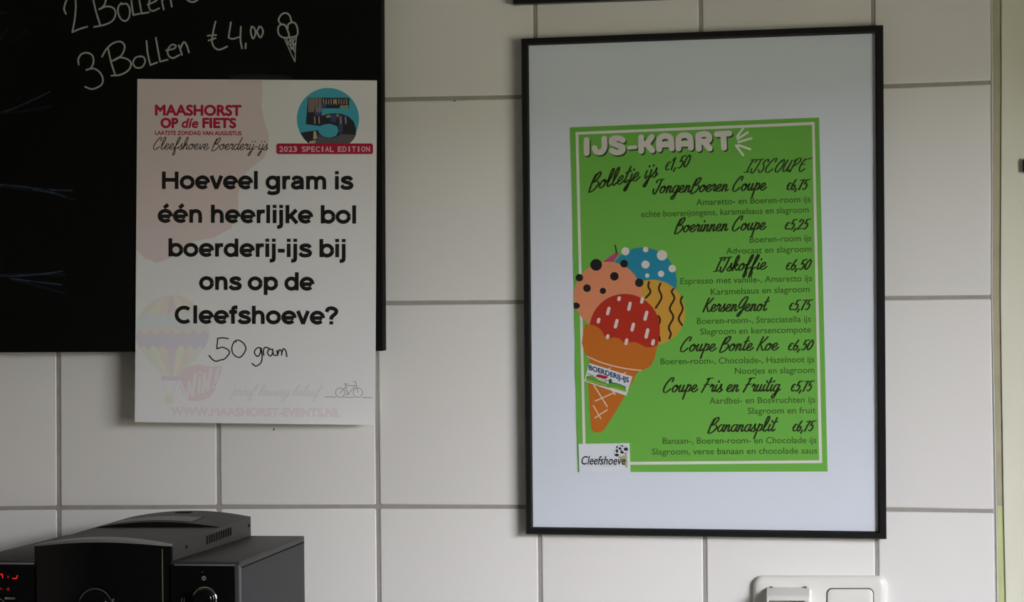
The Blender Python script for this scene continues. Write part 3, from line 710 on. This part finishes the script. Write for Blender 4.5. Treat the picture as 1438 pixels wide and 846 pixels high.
sc('Bolletje ijs', 825, 925, 268, 247.5, 11.2, 2.5); sc('€1,50', 933.5, 970.8, 240, 233.3, 10.2, 2.3)
ml(stroke_text(Print(), 'IJSCOUPE', 1044, 1141, 242.3, 240.6, 9.3, 2.1, SCRIPT, .28, (.5, .15)), 'script_lettering', M_SC, 3)
for t, a, b, c, d, p_, e, f, g_ in (
    ('JongenBoeren Coupe', 916, 1077.5, 271.5, 267, '€6,75', 1104, 1138.6, 266.6), ('Boerinnen Coupe', 945.5, 1077, 326.5, 322.6, '€5,25', 1101.5, 1139.8, 322.3),
    ('IJskoffie', 1000.8, 1078, 381.5, 378.4, '€6,50', 1103, 1140.3, 379), ('KersenGenot', 986.3, 1082, 438, 436.6, '€5,75', 1107.5, 1142.5, 435.6),
    ('Coupe Bonte Koe', 954.8, 1094.5, 493.8, 492, '€6,50', 1106, 1143.5, 492), ('Coupe Fris en Fruitig', 930.8, 1097, 551, 550, '€5,75', 1110, 1144.8, 549.6),
    ('Bananasplit', 992.4, 1094, 606.8, 606, '€6,75', 1112.2, 1147, 605.8)):
    sc(t, a, b, c, d, 9.9); sc(p_, e, f, g_ + .4, g_ - .4, 8.9, 2.5)
for t, a, b, c, d in (
    ('Amaretto- en Boeren-room ijs', 977.8, 1138.2, 288.4, 283.8), ('echte boerenjongens, karamelsaus en slagroom', 900.4, 1135.6, 305.2, 298.6),
    ('Boeren-room ijs', 1052.8, 1139.2, 341, 338.5), ('Advocaat en slagroom', 1019.7, 1139.2, 356.8, 353.8), ('Espresso met vanille-, Amaretto ijs', 955.6, 1140.2, 399.4, 395),
    ('Karamelsaus en slagroom', 998.2, 1136.8, 414.4, 410.3), ('Boeren-room-, Stracciatella ijs', 978.8, 1138.6, 455.4, 452.2), ('Slagroom en kersencompote', 983.4, 1138.8, 470.3, 467.1),
    ('Boeren-room-, Chocolade-, Hazelnoot ijs', 927.7, 1143.4, 512.2, 509), ('Nootjes en slagroom', 1032, 1143.5, 525.6, 524), ('Aardbei- en Bosvruchten ijs', 996.2, 1144.7, 567.4, 565.7),
    ('Slagroom en fruit', 1050.2, 1145.4, 581.6, 580.6), ('Banaan-, Boeren-room- en Chocolade ijs', 930.5, 1146.6, 623.8, 622.5), ('Slagroom, verse banaan en chocolade saus', 915.5, 1147.6, 639, 637.3)):
    ml(text(Print(), t, a, b, c, d, 8.5, .12), 'description_lettering', M_DS, 3)
# ice cream picture
I5 = crop(795, 330, 4.978); I6 = crop(795, 450, 3.846)
def d5(pr, x, y, r): X, Y_ = I5(x, y); return pr.disc(X, Y_, r / 4.978)
ml(Print().poly([I5(*p) for p in [(258, 187), (350, 122), (372, 128), (330, 190)]]), 'fruit_stalk', ink('magenta_print', (.5, .06, .22)), 2)
ml(Print().stroke([I5(343, 72), I5(352, 126)], 1.8), 'fruit_stalk', M_INK, 2)
ml(d5(Print(), 535, 327, 239), 'ice_cream_scoop', ink('blue_scoop_print', (.018, .27, .42)), 3)
pr = Print(); M_DOTW = ink('white_dot_print', (.78, .70, .66))
for x, y, r in ((415, 115, 28), (556, 103, 19), (670, 143, 36), (555, 208, 28), (742, 236, 26), (664, 273, 22), (567, 285, 15)): d5(pr, x, y, r)
ml(pr, 'scoop_dots', M_DOTW, 4)
ml(d5(Print(), 603, 543, 230), 'ice_cream_scoop', ink('yellow_scoop_print', (.68, .36, .045)), 5)
pr = Print()
pr.dashes([[(580, 330), (574, 362), (590, 400), (556, 442)], [(660, 340), (648, 378), (668, 432), (650, 475), (626, 512)], [(750, 378), (738, 400), (757, 445), (724, 515), (750, 575), (718, 645), (732, 690), (722, 725)], [(812, 432), (800, 465), (815, 520), (787, 585), (810, 632)], [(645, 568), (657, 592), (652, 622)], [(652, 712), (655, 742)]], I5, 2.7)
ml(pr, 'scoop_squiggles', ink('dark_brown_print', (.025, .012, .008)), 6)
ml(d5(Print(), 292, 426, 238), 'ice_cream_scoop', ink('peach_scoop_print', (.80, .29, .15)), 7)
pr = Print()
for x, y, r in ((210, 210, 41), (405, 202, 27), (93, 300, 26), (337, 290, 30), (511, 335, 30), (146, 373, 27), (257, 392, 22)): d5(pr, x, y, r)
pr.poly([I5(*p) for p in [(52, 478), (75, 472), (94, 485), (97, 500), (85, 515), (66, 517), (55, 512)]])
ml(pr, 'scoop_dots', M_INK, 8)
red = [(165, 620)] + [(410 + 247 * math.cos(math.radians(a)), 660 + 247 * math.sin(math.radians(a))) for a in range(190, 361, 9)] + [(655, 700), (640, 770), (600, 800), (400, 800), (200, 760)]
ml(Print().poly([I5(*p) for p in red]), 'ice_cream_scoop', ink('red_scoop_print', (.50, .030, .014)), 9)
top_edge = [(105, 22), (128, 24), (160, 30), (190, 52), (205, 80), (225, 100), (262, 92), (290, 100), (312, 122), (345, 120), (375, 118), (405, 132), (430, 146), (465, 146), (496, 132)]
collar = top_edge + [(488, 165), (478, 205), (462, 240), (435, 262), (405, 272), (388, 278), (330, 385), (300, 440), (255, 515), (208, 588), (190, 604), (170, 608), (150, 604), (136, 588), (128, 480), (120, 340), (127, 212), (100, 172), (86, 125), (92, 70)]
ml(Print().poly([I6(*p) for p in collar]), 'ice_cream_cone', ink('orange_cone_print', (.60, .165, .018)), 10)
pr = Print()
for x, y, l in ((370, 447, 34), (443, 500, 64), (531, 458, 46), (295, 533, 60), (227, 600, 40), (350, 622, 66), (558, 566, 70), (466, 646, 62), (565, 690, 72), (291, 712, 34), (421, 748, 46), (608, 752, 44)):
    h = (l - 22) / 2; pr.stroke([I5(x + h * .25, y - h), I5(x - h * .25, y + h)], 4.6)
ml(pr, 'sprinkles', M_DOTW, 11)
pr = Print()
pr.dashes([[(115, 196), (180, 225), (250, 246), (330, 263), (405, 271)], [(150, 352), (222, 466)], [(157, 437), (262, 390)], [(147, 462), (188, 532)], [(155, 528), (222, 484)], [(248, 380), (265, 402)], [(222, 268), (238, 258)], [(302, 292), (322, 284)]], I6, 1.7)
ml(pr, 'cone_lines', ink('pale_orange_print', (.80, .60, .48)), 11)
# small farm-ice label printed on the cone
L7 = crop(808, 500, 12.085)
ml(Print().poly([L7(*p) for p in [(238, 122), (968, 354), (862, 678), (148, 430)]]), 'cone_label', ink('label_white_print', (.74, .76, .80)), 12)
a, b = L7(232, 236), L7(905, 452)
ml(text(Print(), 'BOERDERIJ-IJS', a[0], b[0], a[1], b[1], 6.6, .38), 'cone_label_lettering', ink('navy_print', (.015, .05, .16)), 13)
ml(Print().poly([L7(*p) for p in [(188, 345), (260, 335), (330, 360), (500, 430), (540, 470), (640, 455), (740, 490), (855, 540), (862, 620), (650, 560), (400, 500), (180, 425)]]), 'cone_label_picture', ink('meadow_green_print', (.13, .38, .05)), 13)
ml(Print().stroke([L7(180, 402), L7(350, 455), L7(520, 500)], 1.0).stroke([L7(545, 540), L7(700, 555), L7(855, 612)], 1.4), 'cone_label_picture', ink('yellow_field_print', (.55, .55, .07)), 14)
ml(Print().stroke([L7(205, 300), L7(262, 322), L7(310, 345)], .9).stroke([L7(610, 455), L7(730, 480), L7(850, 530)], 1.3).disc(*L7(592, 430), 2.6, 3.4), 'cone_label_picture', ink('dark_tree_print', (.03, .12, .05)), 14)
ml(Print().poly([L7(*p) for p in [(335, 350), (385, 312), (562, 352), (515, 398)]]), 'cone_label_picture', ink('red_roof_print', (.42, .012, .02)), 15)
ml(Print().poly([L7(*p) for p in [(345, 362), (515, 402), (560, 370), (575, 440), (500, 445), (370, 400)]]), 'cone_label_picture', ink('house_white_print', (.72, .73, .74)), 14)
ml(Print().stroke([L7(500, 435), L7(512, 418), L7(545, 425)], 1.0).stroke([L7(380, 385), L7(400, 382)], .9).stroke([L7(430, 392), L7(470, 405)], .6), 'cone_label_picture', M_INK, 16)
# logo card glued on the lower left corner
logo = empty('logo_card', at(849, 664, MY - .0004)); tag(logo, 'small white logo card glued on the lower left corner of the green menu', 'card')
LY = MY - 0.0007
lq = [(812.4, 623.8), (884.0, 622.8), (885.4, 663.3), (813.6, 664.2)]
hexa('card', [at(*p, LY) for p in lq], [at(*p, LY) + Vector((0, .0003, 0)) for p in lq], ink('card_white', (.80, .83, .90)), logo)
L8 = crop(805, 615, 15.38)
def ll(pr, name, m, lev=1): return pr.lay(name, m, logo, LY - .00002 - .00002 * lev)
ll(Print().poly([L8(*p) for p in [(965, 420), (1160, 360), (1172, 672), (1100, 600)]]), 'cone_picture', ink('straw_print', (.50, .46, .26)), 1)
ll(Print().disc(*L8(1000, 232), 5.0).disc(*L8(1108, 270), 5.3).disc(*L8(958, 330), 5.3), 'scoop_picture', M_INK, 2)
ll(Print().disc(*L8(1000, 232), 4.7).disc(*L8(1108, 270), 5.0).disc(*L8(958, 330), 5.0), 'scoop_picture', ink('scoop_white', (.78, .80, .85)), 3)
pr = Print()
for x, y, rx, ry in ((1010, 235, 34, 28), (945, 205, 20, 26), (1055, 180, 28, 16), (1135, 250, 46, 36), (1055, 320, 42, 24), (1130, 345, 18, 14), (945, 290, 28, 40), (940, 375, 48, 30), (1040, 285, 24, 16)): pr.disc(*L8(x, y), rx / 15.38, ry / 15.38, 14)
ll(pr, 'scoop_picture', M_INK, 4)
ll(text(Print(), 'Cleefshoeve', 815.6, 877.5, 652.6, 653, 11.6, .22, .2), 'logo_lettering', ink('blue_black_ink', (.01, .01, .018)), 5)
ll(Print().stroke([L8(560, 612), L8(750, 612), L8(940, 610)], .45), 'logo_underline', ink('pale_green_ink', (.45, .62, .40)), 1)

# ------------------------------------------------------------------ double socket and switch plate
M_PLAST = mat('white_plastic', (.79, .79, .74), .28, .5)
M_PLAST2 = mat('white_plastic_lid', (.72, .71, .68), .35, .5)
plate = empty('socket_and_switch', at(1151, 855, 0)); tag(plate, 'white double wall plate with lidded socket and rocker switch below the framed menu', 'socket')
def rr_ring(x0, y0, x1, y1, r, Y, n=6):
    return [at(a, b, Y) for a, b in rrect(x0, y0, x1, y1, r, n)]
def rr_solid(name, rings, m, parent, hole=None):
    vs = [p for r in rings for p in r]; n = len(rings[0]); fs = []
    for a in range(len(rings) - 1):
        for k in range(n): j = (k + 1) % n; fs.append((a * n + k, a * n + j, (a + 1) * n + j, (a + 1) * n + k))
    fs.append(tuple((len(rings) - 1) * n + k for k in range(n)))
    return mesh(name, vs, fs, m, parent, smooth=True)
px0, py0, px1, py1 = 1057, 808.5, 1246, 904
prof = [(0, -.0012), (0, -.0045), (.8, -.0070), (2.5, -.0090), (5.5, -.0105), (10, -.0112), (14, -.0112)]
o = rr_solid('cover_plate', [rr_ring(px0 + d, py0 + d, px1 - d, py1 - d, max(15 - d, 4), Y) for d, Y in prof], M_PLAST, plate)
o.data.set_sharp_from_angle(angle=math.radians(40))
# rocker switch: dark gap ring then the rocker
M_GAP = mat('dark_gap', (.10, .10, .09), .8)
rr_solid('rocker_gap', [rr_ring(1160.3, 826.3, 1227.5, 893, 8, -.0109), rr_ring(1160.3, 826.3, 1227.5, 893, 8, -.01135)], M_GAP, plate)
rr_solid('rocker', [rr_ring(1161.9, 827.9, 1226, 891.5, 7, -.0110), rr_ring(1161.9, 827.9, 1226, 891.5, 7, -.0122), rr_ring(1163, 829, 1225, 890.5, 6, -.0128), rr_ring(1170, 836, 1218, 884, 4, -.0129)], M_PLAST, plate)
# socket insert with a protruding hinged lid
rr_solid('socket_insert', [rr_ring(1071, 826, 1140, 893, 7, -.0108), rr_ring(1071, 826, 1140, 893, 7, -.0118), rr_ring(1072.5, 827.5, 1138.5, 891.5, 6, -.0124)], M_PLAST, plate)
M_REC = mat('socket_recess', (.40, .38, .33), .6)
lidq = [(1077, 838), (1137, 839), (1136.5, 897), (1077, 896)]
def qbox(name, q, Y0, Y1, m, bev):
    return hexa(name, [at(*p, Y1) for p in q], [at(*p, Y1) + Vector((0, Y0 - Y1, 0)) for p in q], m, plate, bev, 3)
top3 = at(1075, 826, -.012); e3 = at(1137, 826, -.012)
bm = bmesh.new()
xa, xb = at(1076.3, 830, -.03).x, at(1136.8, 830, -.03).x
zt, zf, zb = at(1100, 826.5, -.014).z, at(1100, 837.0, -.034).z, at(1100, 844.5, -.036).z
P2 = [(-.0115, zt + .001), (-.0150, zt), (-.033, zf), (-.0355, zf - .0030), (-.0355, zb), (-.0335, zb), (-.0320, zf - .006), (-.0115, zf - .006)]
vl = [bm.verts.new((xa, y, z)) for y, z in P2]; vr = [bm.verts.new((xb, y, z)) for y, z in P2]
for k in range(len(P2)):
    j = (k + 1) % len(P2); bm.faces.new((vl[k], vl[j], vr[j], vr[k]))
bm.faces.new(vl); bm.faces.new(vr[::-1])
bmesh.ops.bevel(bm, geom=bm.edges[:], offset=.0010, segments=3, profile=.6, affect='EDGES')
lid = from_bm('hinged_lid', bm, M_PLAST2, plate, True)
bm = bmesh.new()
add_box(bm, xa, xa + .0028, -.0345, -.0125, zb - .050, zf - .004, .0008); add_box(bm, xb - .0055, xb, -.0345, -.0125, zb - .050, zf - .004, .0008)
add_box(bm, xa, xb, -.0345, -.0125, zb - .052, zb - .047, .0008)
from_bm('lid_sides', bm, M_PLAST2, plate, True)
box('socket_recess', xa + .003, xb - .006, -.0150, -.0125, zb - .047, zb + .004, M_REC, plate)
for xx in (1083, 1131):
    c0 = at(xx, 824.6, -.0125); box('hinge_notch', c0.x - .0018, c0.x + .0018, -.0150, -.0120, c0.z - .0008, c0.z + .0004, M_GAP, plate)

# ------------------------------------------------------------------ worktop and coffee machine
CZ = 0.885
tag(box('worktop', WX0 + .01, WX1 - .01, -.66, -.0035, CZ - .04, CZ, M_WORKTOP, None, .003), 'grey worktop along the tiled wall under the coffee machine', 'worktop')
cab = box('base_cabinet', WX0 + .02, WX1 - .02, -.62, -.02, 0.0, CZ - .0405, M_WALL, None, .002); tag(cab, 'plain base cabinet run under the grey worktop', 'cabinet')
M_MG = mat('machine_dark_grey', (.031, .0295, .0285), .5, .3, bump=(400, .0002))
M_MS = mat('machine_side_grey', (.029, .029, .032), .6, .25, bump=(400, .0002))
M_MB = mat('machine_gloss_black', (.003, .003, .0035), .14, .22)
M_RIM = mat('machine_satin_rim', (.20, .195, .19), .35, .5, metal=.3)
M_RIMG = mat('machine_edge_grey', (.05, .05, .055), .45, .4)
M_CHR = mat('chrome', (.7, .7, .68), .12, .5, metal=1.0)
M_BLK = mat('matt_black', (.004, .004, .004), .8, .1)
YFR, YBK = -0.345, -0.085
cm = empty('coffee_machine', (at(190, 800, -.2).x, -.2, CZ)); tag(cm, 'black and grey automatic coffee machine on the worktop below the poster', 'coffee machine')
def lerp(a, b, t): return a + (b - a) * t
def deck_pt(s, t, arch_f, arch_b, drop=0.0):
    """s across -1..1, t front 0..back 1 on the arched top deck"""
    FL, FR_, BL, BR_ = at(48.3, 766.3, YFR), at(240, 766.4, YFR), at(182, 727, YBK), at(352, 726, YBK)
    p = FL.lerp(FR_, (s + 1) / 2).lerp(BL.lerp(BR_, (s + 1) / 2), t)
    return p + Vector((0, 0, lerp(arch_f, arch_b, t) * (1 - s * s) - drop))
AF, AB = .0082, .0078
ts = .60
def grid_solid(name, t0, t1, a0, a1, low, m, ns=20, nt=6, bev=True):
    vs = []; fs = []
    f = lambda s, t: deck_pt(s, t, 0, 0) + Vector((0, 0, lerp(a0, a1, (t - t0) / (t1 - t0)) * (1 - s * s)))
    for j in range(nt + 1):
        for i in range(ns + 1): vs.append(f(-1 + 2 * i / ns, lerp(t0, t1, j / nt)))
    W_ = ns + 1
    for j in range(nt):
        for i in range(ns): k = j * W_ + i; fs.append((k, k + 1, k + 1 + W_, k + W_))
    ring = [i for i in range(W_)] + [j * W_ + ns for j in range(1, nt + 1)] + [nt * W_ + i for i in range(ns - 1, -1, -1)] + [j * W_ for j in range(nt - 1, 0, -1)]
    b0 = len(vs)
    for r in ring: p = vs[r]; vs.append(Vector((p.x, p.y, low)))
    n = len(ring)
    for k in range(n): j = (k + 1) % n; fs.append((ring[k], ring[j], b0 + j, b0 + k))
    fs.append(tuple(range(b0, b0 + n)))
    o = mesh(name, vs, fs, m, cm, smooth=True); o.data.set_sharp_from_angle(angle=math.radians(35)); return o
zdeck = at(241, 790, YFR).z - 0.002
grid_solid('top_deck', 0.02, ts, AF, .0006, zdeck, M_MG)
grid_solid('rear_lid', ts + .001, 1.0, .0068, AB, zdeck, M_MG)
# dark finger recess between deck and lid, lid panel
pv = []; pf = []
for i in range(21):
    s = -1 + i / 10
    pv += [deck_pt(s * .97, ts - .004, 0, 0) + Vector((0, 0, -.003)), deck_pt(s * .97, ts - .004, 0, 0) + Vector((0, 0, .0064 * (1 - s * s) + .0003))]
for i in range(20): pf.append((2 * i, 2 * i + 1, 2 * i + 3, 2 * i + 2))
o = mesh('finger_recess', pv + [p + Vector((0, .001, 0)) for p in pv], pf + [tuple(42 + k for k in f) for f in pf], M_BLK, cm)
def on_lid(s, t, h=.0006): return deck_pt(s, t, 0, 0) + Vector((0, 0, lerp(.0068, AB, (t - ts) / (1 - ts)) * (1 - s * s) + h))
def lid_patch(name, s0, s1, t0, t1, m, h):
    vs = []; n = 14
    for j in range(2):
        for i in range(n + 1): vs.append(on_lid(lerp(s0, s1, i / n), lerp(t0, t1, j), h))
    for i in range(n + 1): vs.append(vs[i] - Vector((0, 0, .002)))
    for i in range(n + 1): vs.append(vs[n + 1 + i] - Vector((0, 0, .002)))
    W_ = n + 1; fs = []
    for i in range(n): fs += [(i, i + 1, W_ + i + 1, W_ + i), (2 * W_ + i, 3 * W_ + i, 3 * W_ + i + 1, 2 * W_ + i + 1), (i, 2 * W_ + i, 2 * W_ + i + 1, i + 1), (W_ + i, W_ + i + 1, 3 * W_ + i + 1, 3 * W_ + i)]
    fs += [(0, W_, 3 * W_, 2 * W_), (n, 2 * W_ + n, 3 * W_ + n, W_ + n)]
    return mesh(name, vs, fs, m, cm, smooth=False)
lid_patch('lid_seam', -.80, .50, ts + .03, .80, M_BLK, .0003)
lid_patch('bean_lid_panel', -.79, .49, ts + .035, .785, mat('lid_panel_grey', (.08, .078, .075), .4), .0007)
lid_patch('lid_badge', -.12, .12, .90, .95, M_BLK, .0004)
# satin front rim following the arch
vs = []; fs = []
for i in range(25):
    s = -1 + i / 12
    p = deck_pt(s, 0, AF, AF)
    bulge = Vector((0, -.012 * (1 - s * s), 0))
    th = .0010 + .0026 * (1 - s * s) ** .6
    vs += [p + bulge, p + Vector((0, .007, .0004)), p + Vector((0, .007, -.004)), p + bulge + Vector((0, 0, -th))]
for i in range(24):
    for k in range(4): j = (k + 1) % 4; fs.append((4 * i + k, 4 * i + j, 4 * i + 4 + j, 4 * i + 4 + k))
fs += [(0, 1, 2, 3), (96, 97, 98, 99)]
mesh('front_rim', vs, fs, M_RIM, cm, smooth=False)
# bulging gloss front panel of the central unit
vs = []; fs = []; zlo = CZ + .06
for i in range(25):
    s = -1 + i / 12; p = deck_pt(s, 0, AF, AF) + Vector((0, -.0125 * (1 - s * s), -.0010 - .0026 * (1 - s * s) ** .6))
    vs += [p, Vector((p.x, p.y, zlo)), p + Vector((0, .03 + .012 * (1 - s * s), 0)), Vector((p.x, p.y + .03 + .012 * (1 - s * s), zlo))]
for i in range(24): k = 4 * i; fs += [(k, k + 4, k + 5, k + 1), (k + 2, k + 3, k + 7, k + 6), (k, k + 2, k + 6, k + 4), (k + 1, k + 5, k + 7, k + 3)]
fs += [(0, 1, 3, 2), (96, 98, 99, 97)]
o = mesh('front_panel', vs, fs, M_MB, cm, smooth=True); o.data.set_sharp_from_angle(angle=math.radians(40))
hub_l, hub_r = deck_pt(-1, 0, 0, 0), deck_pt(1, 0, 0, 0)
# olive strip imitating an outdoor reflection near the right end of the front panel
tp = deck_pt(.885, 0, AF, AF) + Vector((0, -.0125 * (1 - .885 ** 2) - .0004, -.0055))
box('reflection_streak', tp.x - .0005, tp.x + .0005, tp.y - .0004, tp.y + .0016, zlo + .01, tp.z, mat('olive_reflection', (.10, .11, .05), .4), cm)
# wings
WL, WR = at(-48, 789, YFR).x, at(336.5, 789, YFR).x
zw = at(300, 788.6, YFR + .004).z; thick = .0068
br = at(427.4, 753.5, YBK); 
def wing(xa_f, xb_f, xa_b, xb_b, nm):
    zf_, zb_ = zw, at(400, 753.0, YBK).z
    q = [Vector((xa_f, YFR, zf_)), Vector((xb_f, YFR, zf_)), Vector((xb_b, YBK, zb_)), Vector((xa_b, YBK, zb_))]
    hexa('wing_top', q, [p - Vector((0, 0, thick)) for p in q], M_MG, cm, .0012)
    q2 = [p + Vector((0, (.007 if i < 2 else 0), -thick - .0012)) for i, p in enumerate(q)]
    hexa('wing_seam', [p + Vector((0, 0, .0013)) for p in q2], q2, M_BLK, cm)
    q3 = [Vector((p.x, p.y, p.z)) for p in q2]
    hexa('side_body', q3, [Vector((p.x, p.y, CZ + .012)) for p in q3], M_MS, cm, .0012)
    return q
wq = wing(hub_r.x - .002, WR, at(330, 753, YBK).x, br.x, 'right')
dxl = at(182, 727, YBK).x - hub_l.x
wing(WL, hub_l.x + .002, WL + dxl, hub_l.x + .02 + dxl, 'left')
# wing front fascia: gloss black face with a satin edge on the outer side
for xa_, xb_, rim in ((hub_r.x + .0005, WR - .0050, 1), (WL + .0050, hub_l.x - .0005, -1)):
    box('control_fascia', xa_, xb_, YFR - .0030, YFR + .0115, CZ + .10, zw - .0030, M_MB, cm, .0006)
    ra, rb = (xb_, xb_ + .0050) if rim == 1 else (xa_ - .0050, xa_)
    box('fascia_rim', ra, rb, YFR - .0034, YFR + .0065, CZ + .02, zw - .0032, M_RIMG, cm, .0006)
    box('fascia_top_trim', xa_ + .004 if rim == 1 else xa_, xb_, YFR - .0036, YFR - .0005, zw - .0042, zw - .0028, M_RIM, cm, .0003)
bk = bmesh.new(); add_box(bk, hub_l.x + .004, hub_r.x - .004, YFR + .03, YBK, CZ + .02, zdeck + .002, .002)
from_bm('inner_body', bk, M_MS, cm, True)
box('drip_tray', hub_l.x + .01, hub_r.x - .01, YFR - .05, YFR + .029, CZ + .001, CZ + .045, M_MB, cm, .004)
box('base', WL + .02, WR - .01, YFR + .02, YBK, CZ, CZ + .013, M_BLK, cm, .002)
# side vents, screw caps on the deck's right flank
def flank(t, h):       # point on the right flank of the deck, h below its edge
    p = deck_pt(1, t, 0, 0); return p + Vector((.0002, 0, -h))
for k in range(11):
    t = lerp(.42, .72, k / 10); a_ = flank(t, .0042); b_ = flank(t + .008, .0042)
    q = [flank(t, .0040) + Vector((.0006, 0, 0)), flank(t + .010, .0040) + Vector((.0006, 0, 0)), flank(t + .010, .0135) + Vector((.0006, 0, 0)), flank(t, .0135) + Vector((.0006, 0, 0))]
    hexa('vent_slot', q, [p - Vector((.002, 0, 0)) for p in q], M_BLK, cm)
for t, h in ((.17, .006), (.965, .008)):
    q = [flank(t, h), flank(t + .012, h), flank(t + .012, h + .0035), flank(t, h + .0035)]
    hexa('clip_slot', [p + Vector((.0006, 0, 0)) for p in q], [p - Vector((.002, 0, 0)) for p in q], M_BLK, cm)
# chrome ringed dials
def torus(name, c, R_, r, m, n=40, k=8, y_squash=1.0):
    vs = []; fs = []
    for i in range(n):
        a = 2 * math.pi * i / n
        for j in range(k):
            b = 2 * math.pi * j / k
            vs.append(c + Vector(((R_ + r * math.cos(b)) * math.cos(a), r * math.sin(b) * y_squash, (R_ + r * math.cos(b)) * math.sin(a))))
    for i in range(n):
        for j in range(k): fs.append((i * k + j, ((i + 1) % n) * k + j, ((i + 1) % n) * k + (j + 1) % k, i * k + (j + 1) % k))
    return mesh(name, vs, fs, m, cm, smooth=True)
def dial(x, y, rpx, Y, ringw, depth):
    c = at(x, y, Y); R_ = rpx * (DIST + Y) / FPX
    bm = bmesh.new()
    bmesh.ops.create_cone(bm, cap_ends=True, segments=40, radius1=R_ * .97, radius2=R_ * .9, depth=depth, matrix=Matrix.Translation(c - Vector((0, depth / 2, 0))) @ Matrix.Rotation(math.pi / 2, 4, 'X'))
    bmesh.ops.bevel(bm, geom=[e for e in bm.edges if abs(e.verts[0].co.y - e.verts[1].co.y) < 1e-6 and e.verts[0].co.y < c.y - depth * .5], offset=.0015, segments=3, affect='EDGES')
    from_bm('dial', bm, M_MB, cm, True)
    torus('dial_ring', c - Vector((0, .001, 0)), R_, ringw * .0008, M_CHR)
    return c, R_
dial(288, 841.5, 16.3, YFR - .003, 2.1, .012)
c1, R1 = dial(134.5, 851, 24.5, YFR - .0148, .9, .010)
c2, R2 = dial(-8, 858, 20, YFR - .003, 1.0, .010)
p = at(14.5, 841, YFR - .010)
box('dial_pointer', p.x - .006, p.x + .006, p.y - .0015, p.y + .002, p.z - .0010, p.z + .0016, M_CHR, cm, .0004)
p = at(159, 843.5, YFR - .018)
box('dial_pointer', p.x - .0012, p.x + .0016, p.y - .0015, p.y + .006, p.z - .0020, p.z + .0020, M_CHR, cm, .0004)
# power symbol and small printed marks
M_SYM = mat('pale_symbol', (.32, .33, .33), .5)
pr = Print(); pr.stroke([(286.3 + 2.6 * math.cos(a * math.pi / 8), 812.6 + 2.6 * math.sin(a * math.pi / 8)) for a in range(17)], .75); pr.stroke([(286.3, 811), (286.3, 814)], .7)
pr.stroke([(255, 840.5), (255, 846)], .6); pr.stroke([(258.6, 840.5), (258.6, 846)], .6); pr.stroke([(283.6, 804), (284.6, 804)], .6)
pr.lay('power_symbol', M_SYM, cm, YFR - .0033)
M_LED = mat('red_led', (.2, .0, .0), .4, emit=((1, .03, .03), .55)); M_LED2 = mat('dim_red_led', (.1, .0, .0), .4, emit=((1, .03, .03), .10))
Print().stroke([(0.5, 807.5), (3.2, 807), (3.6, 812)], 1.6).stroke([(17.8, 812.6), (22.5, 813), (24.5, 809)], 1.6).lay('display_segment', M_LED, cm, YFR - .0034)
Print().disc(11.3, 810.6, 1.8).disc(11.4, 828, 2.3).disc(1.5, 827.3, 1.6).lay('display_segment', M_LED2, cm, YFR - .0034)
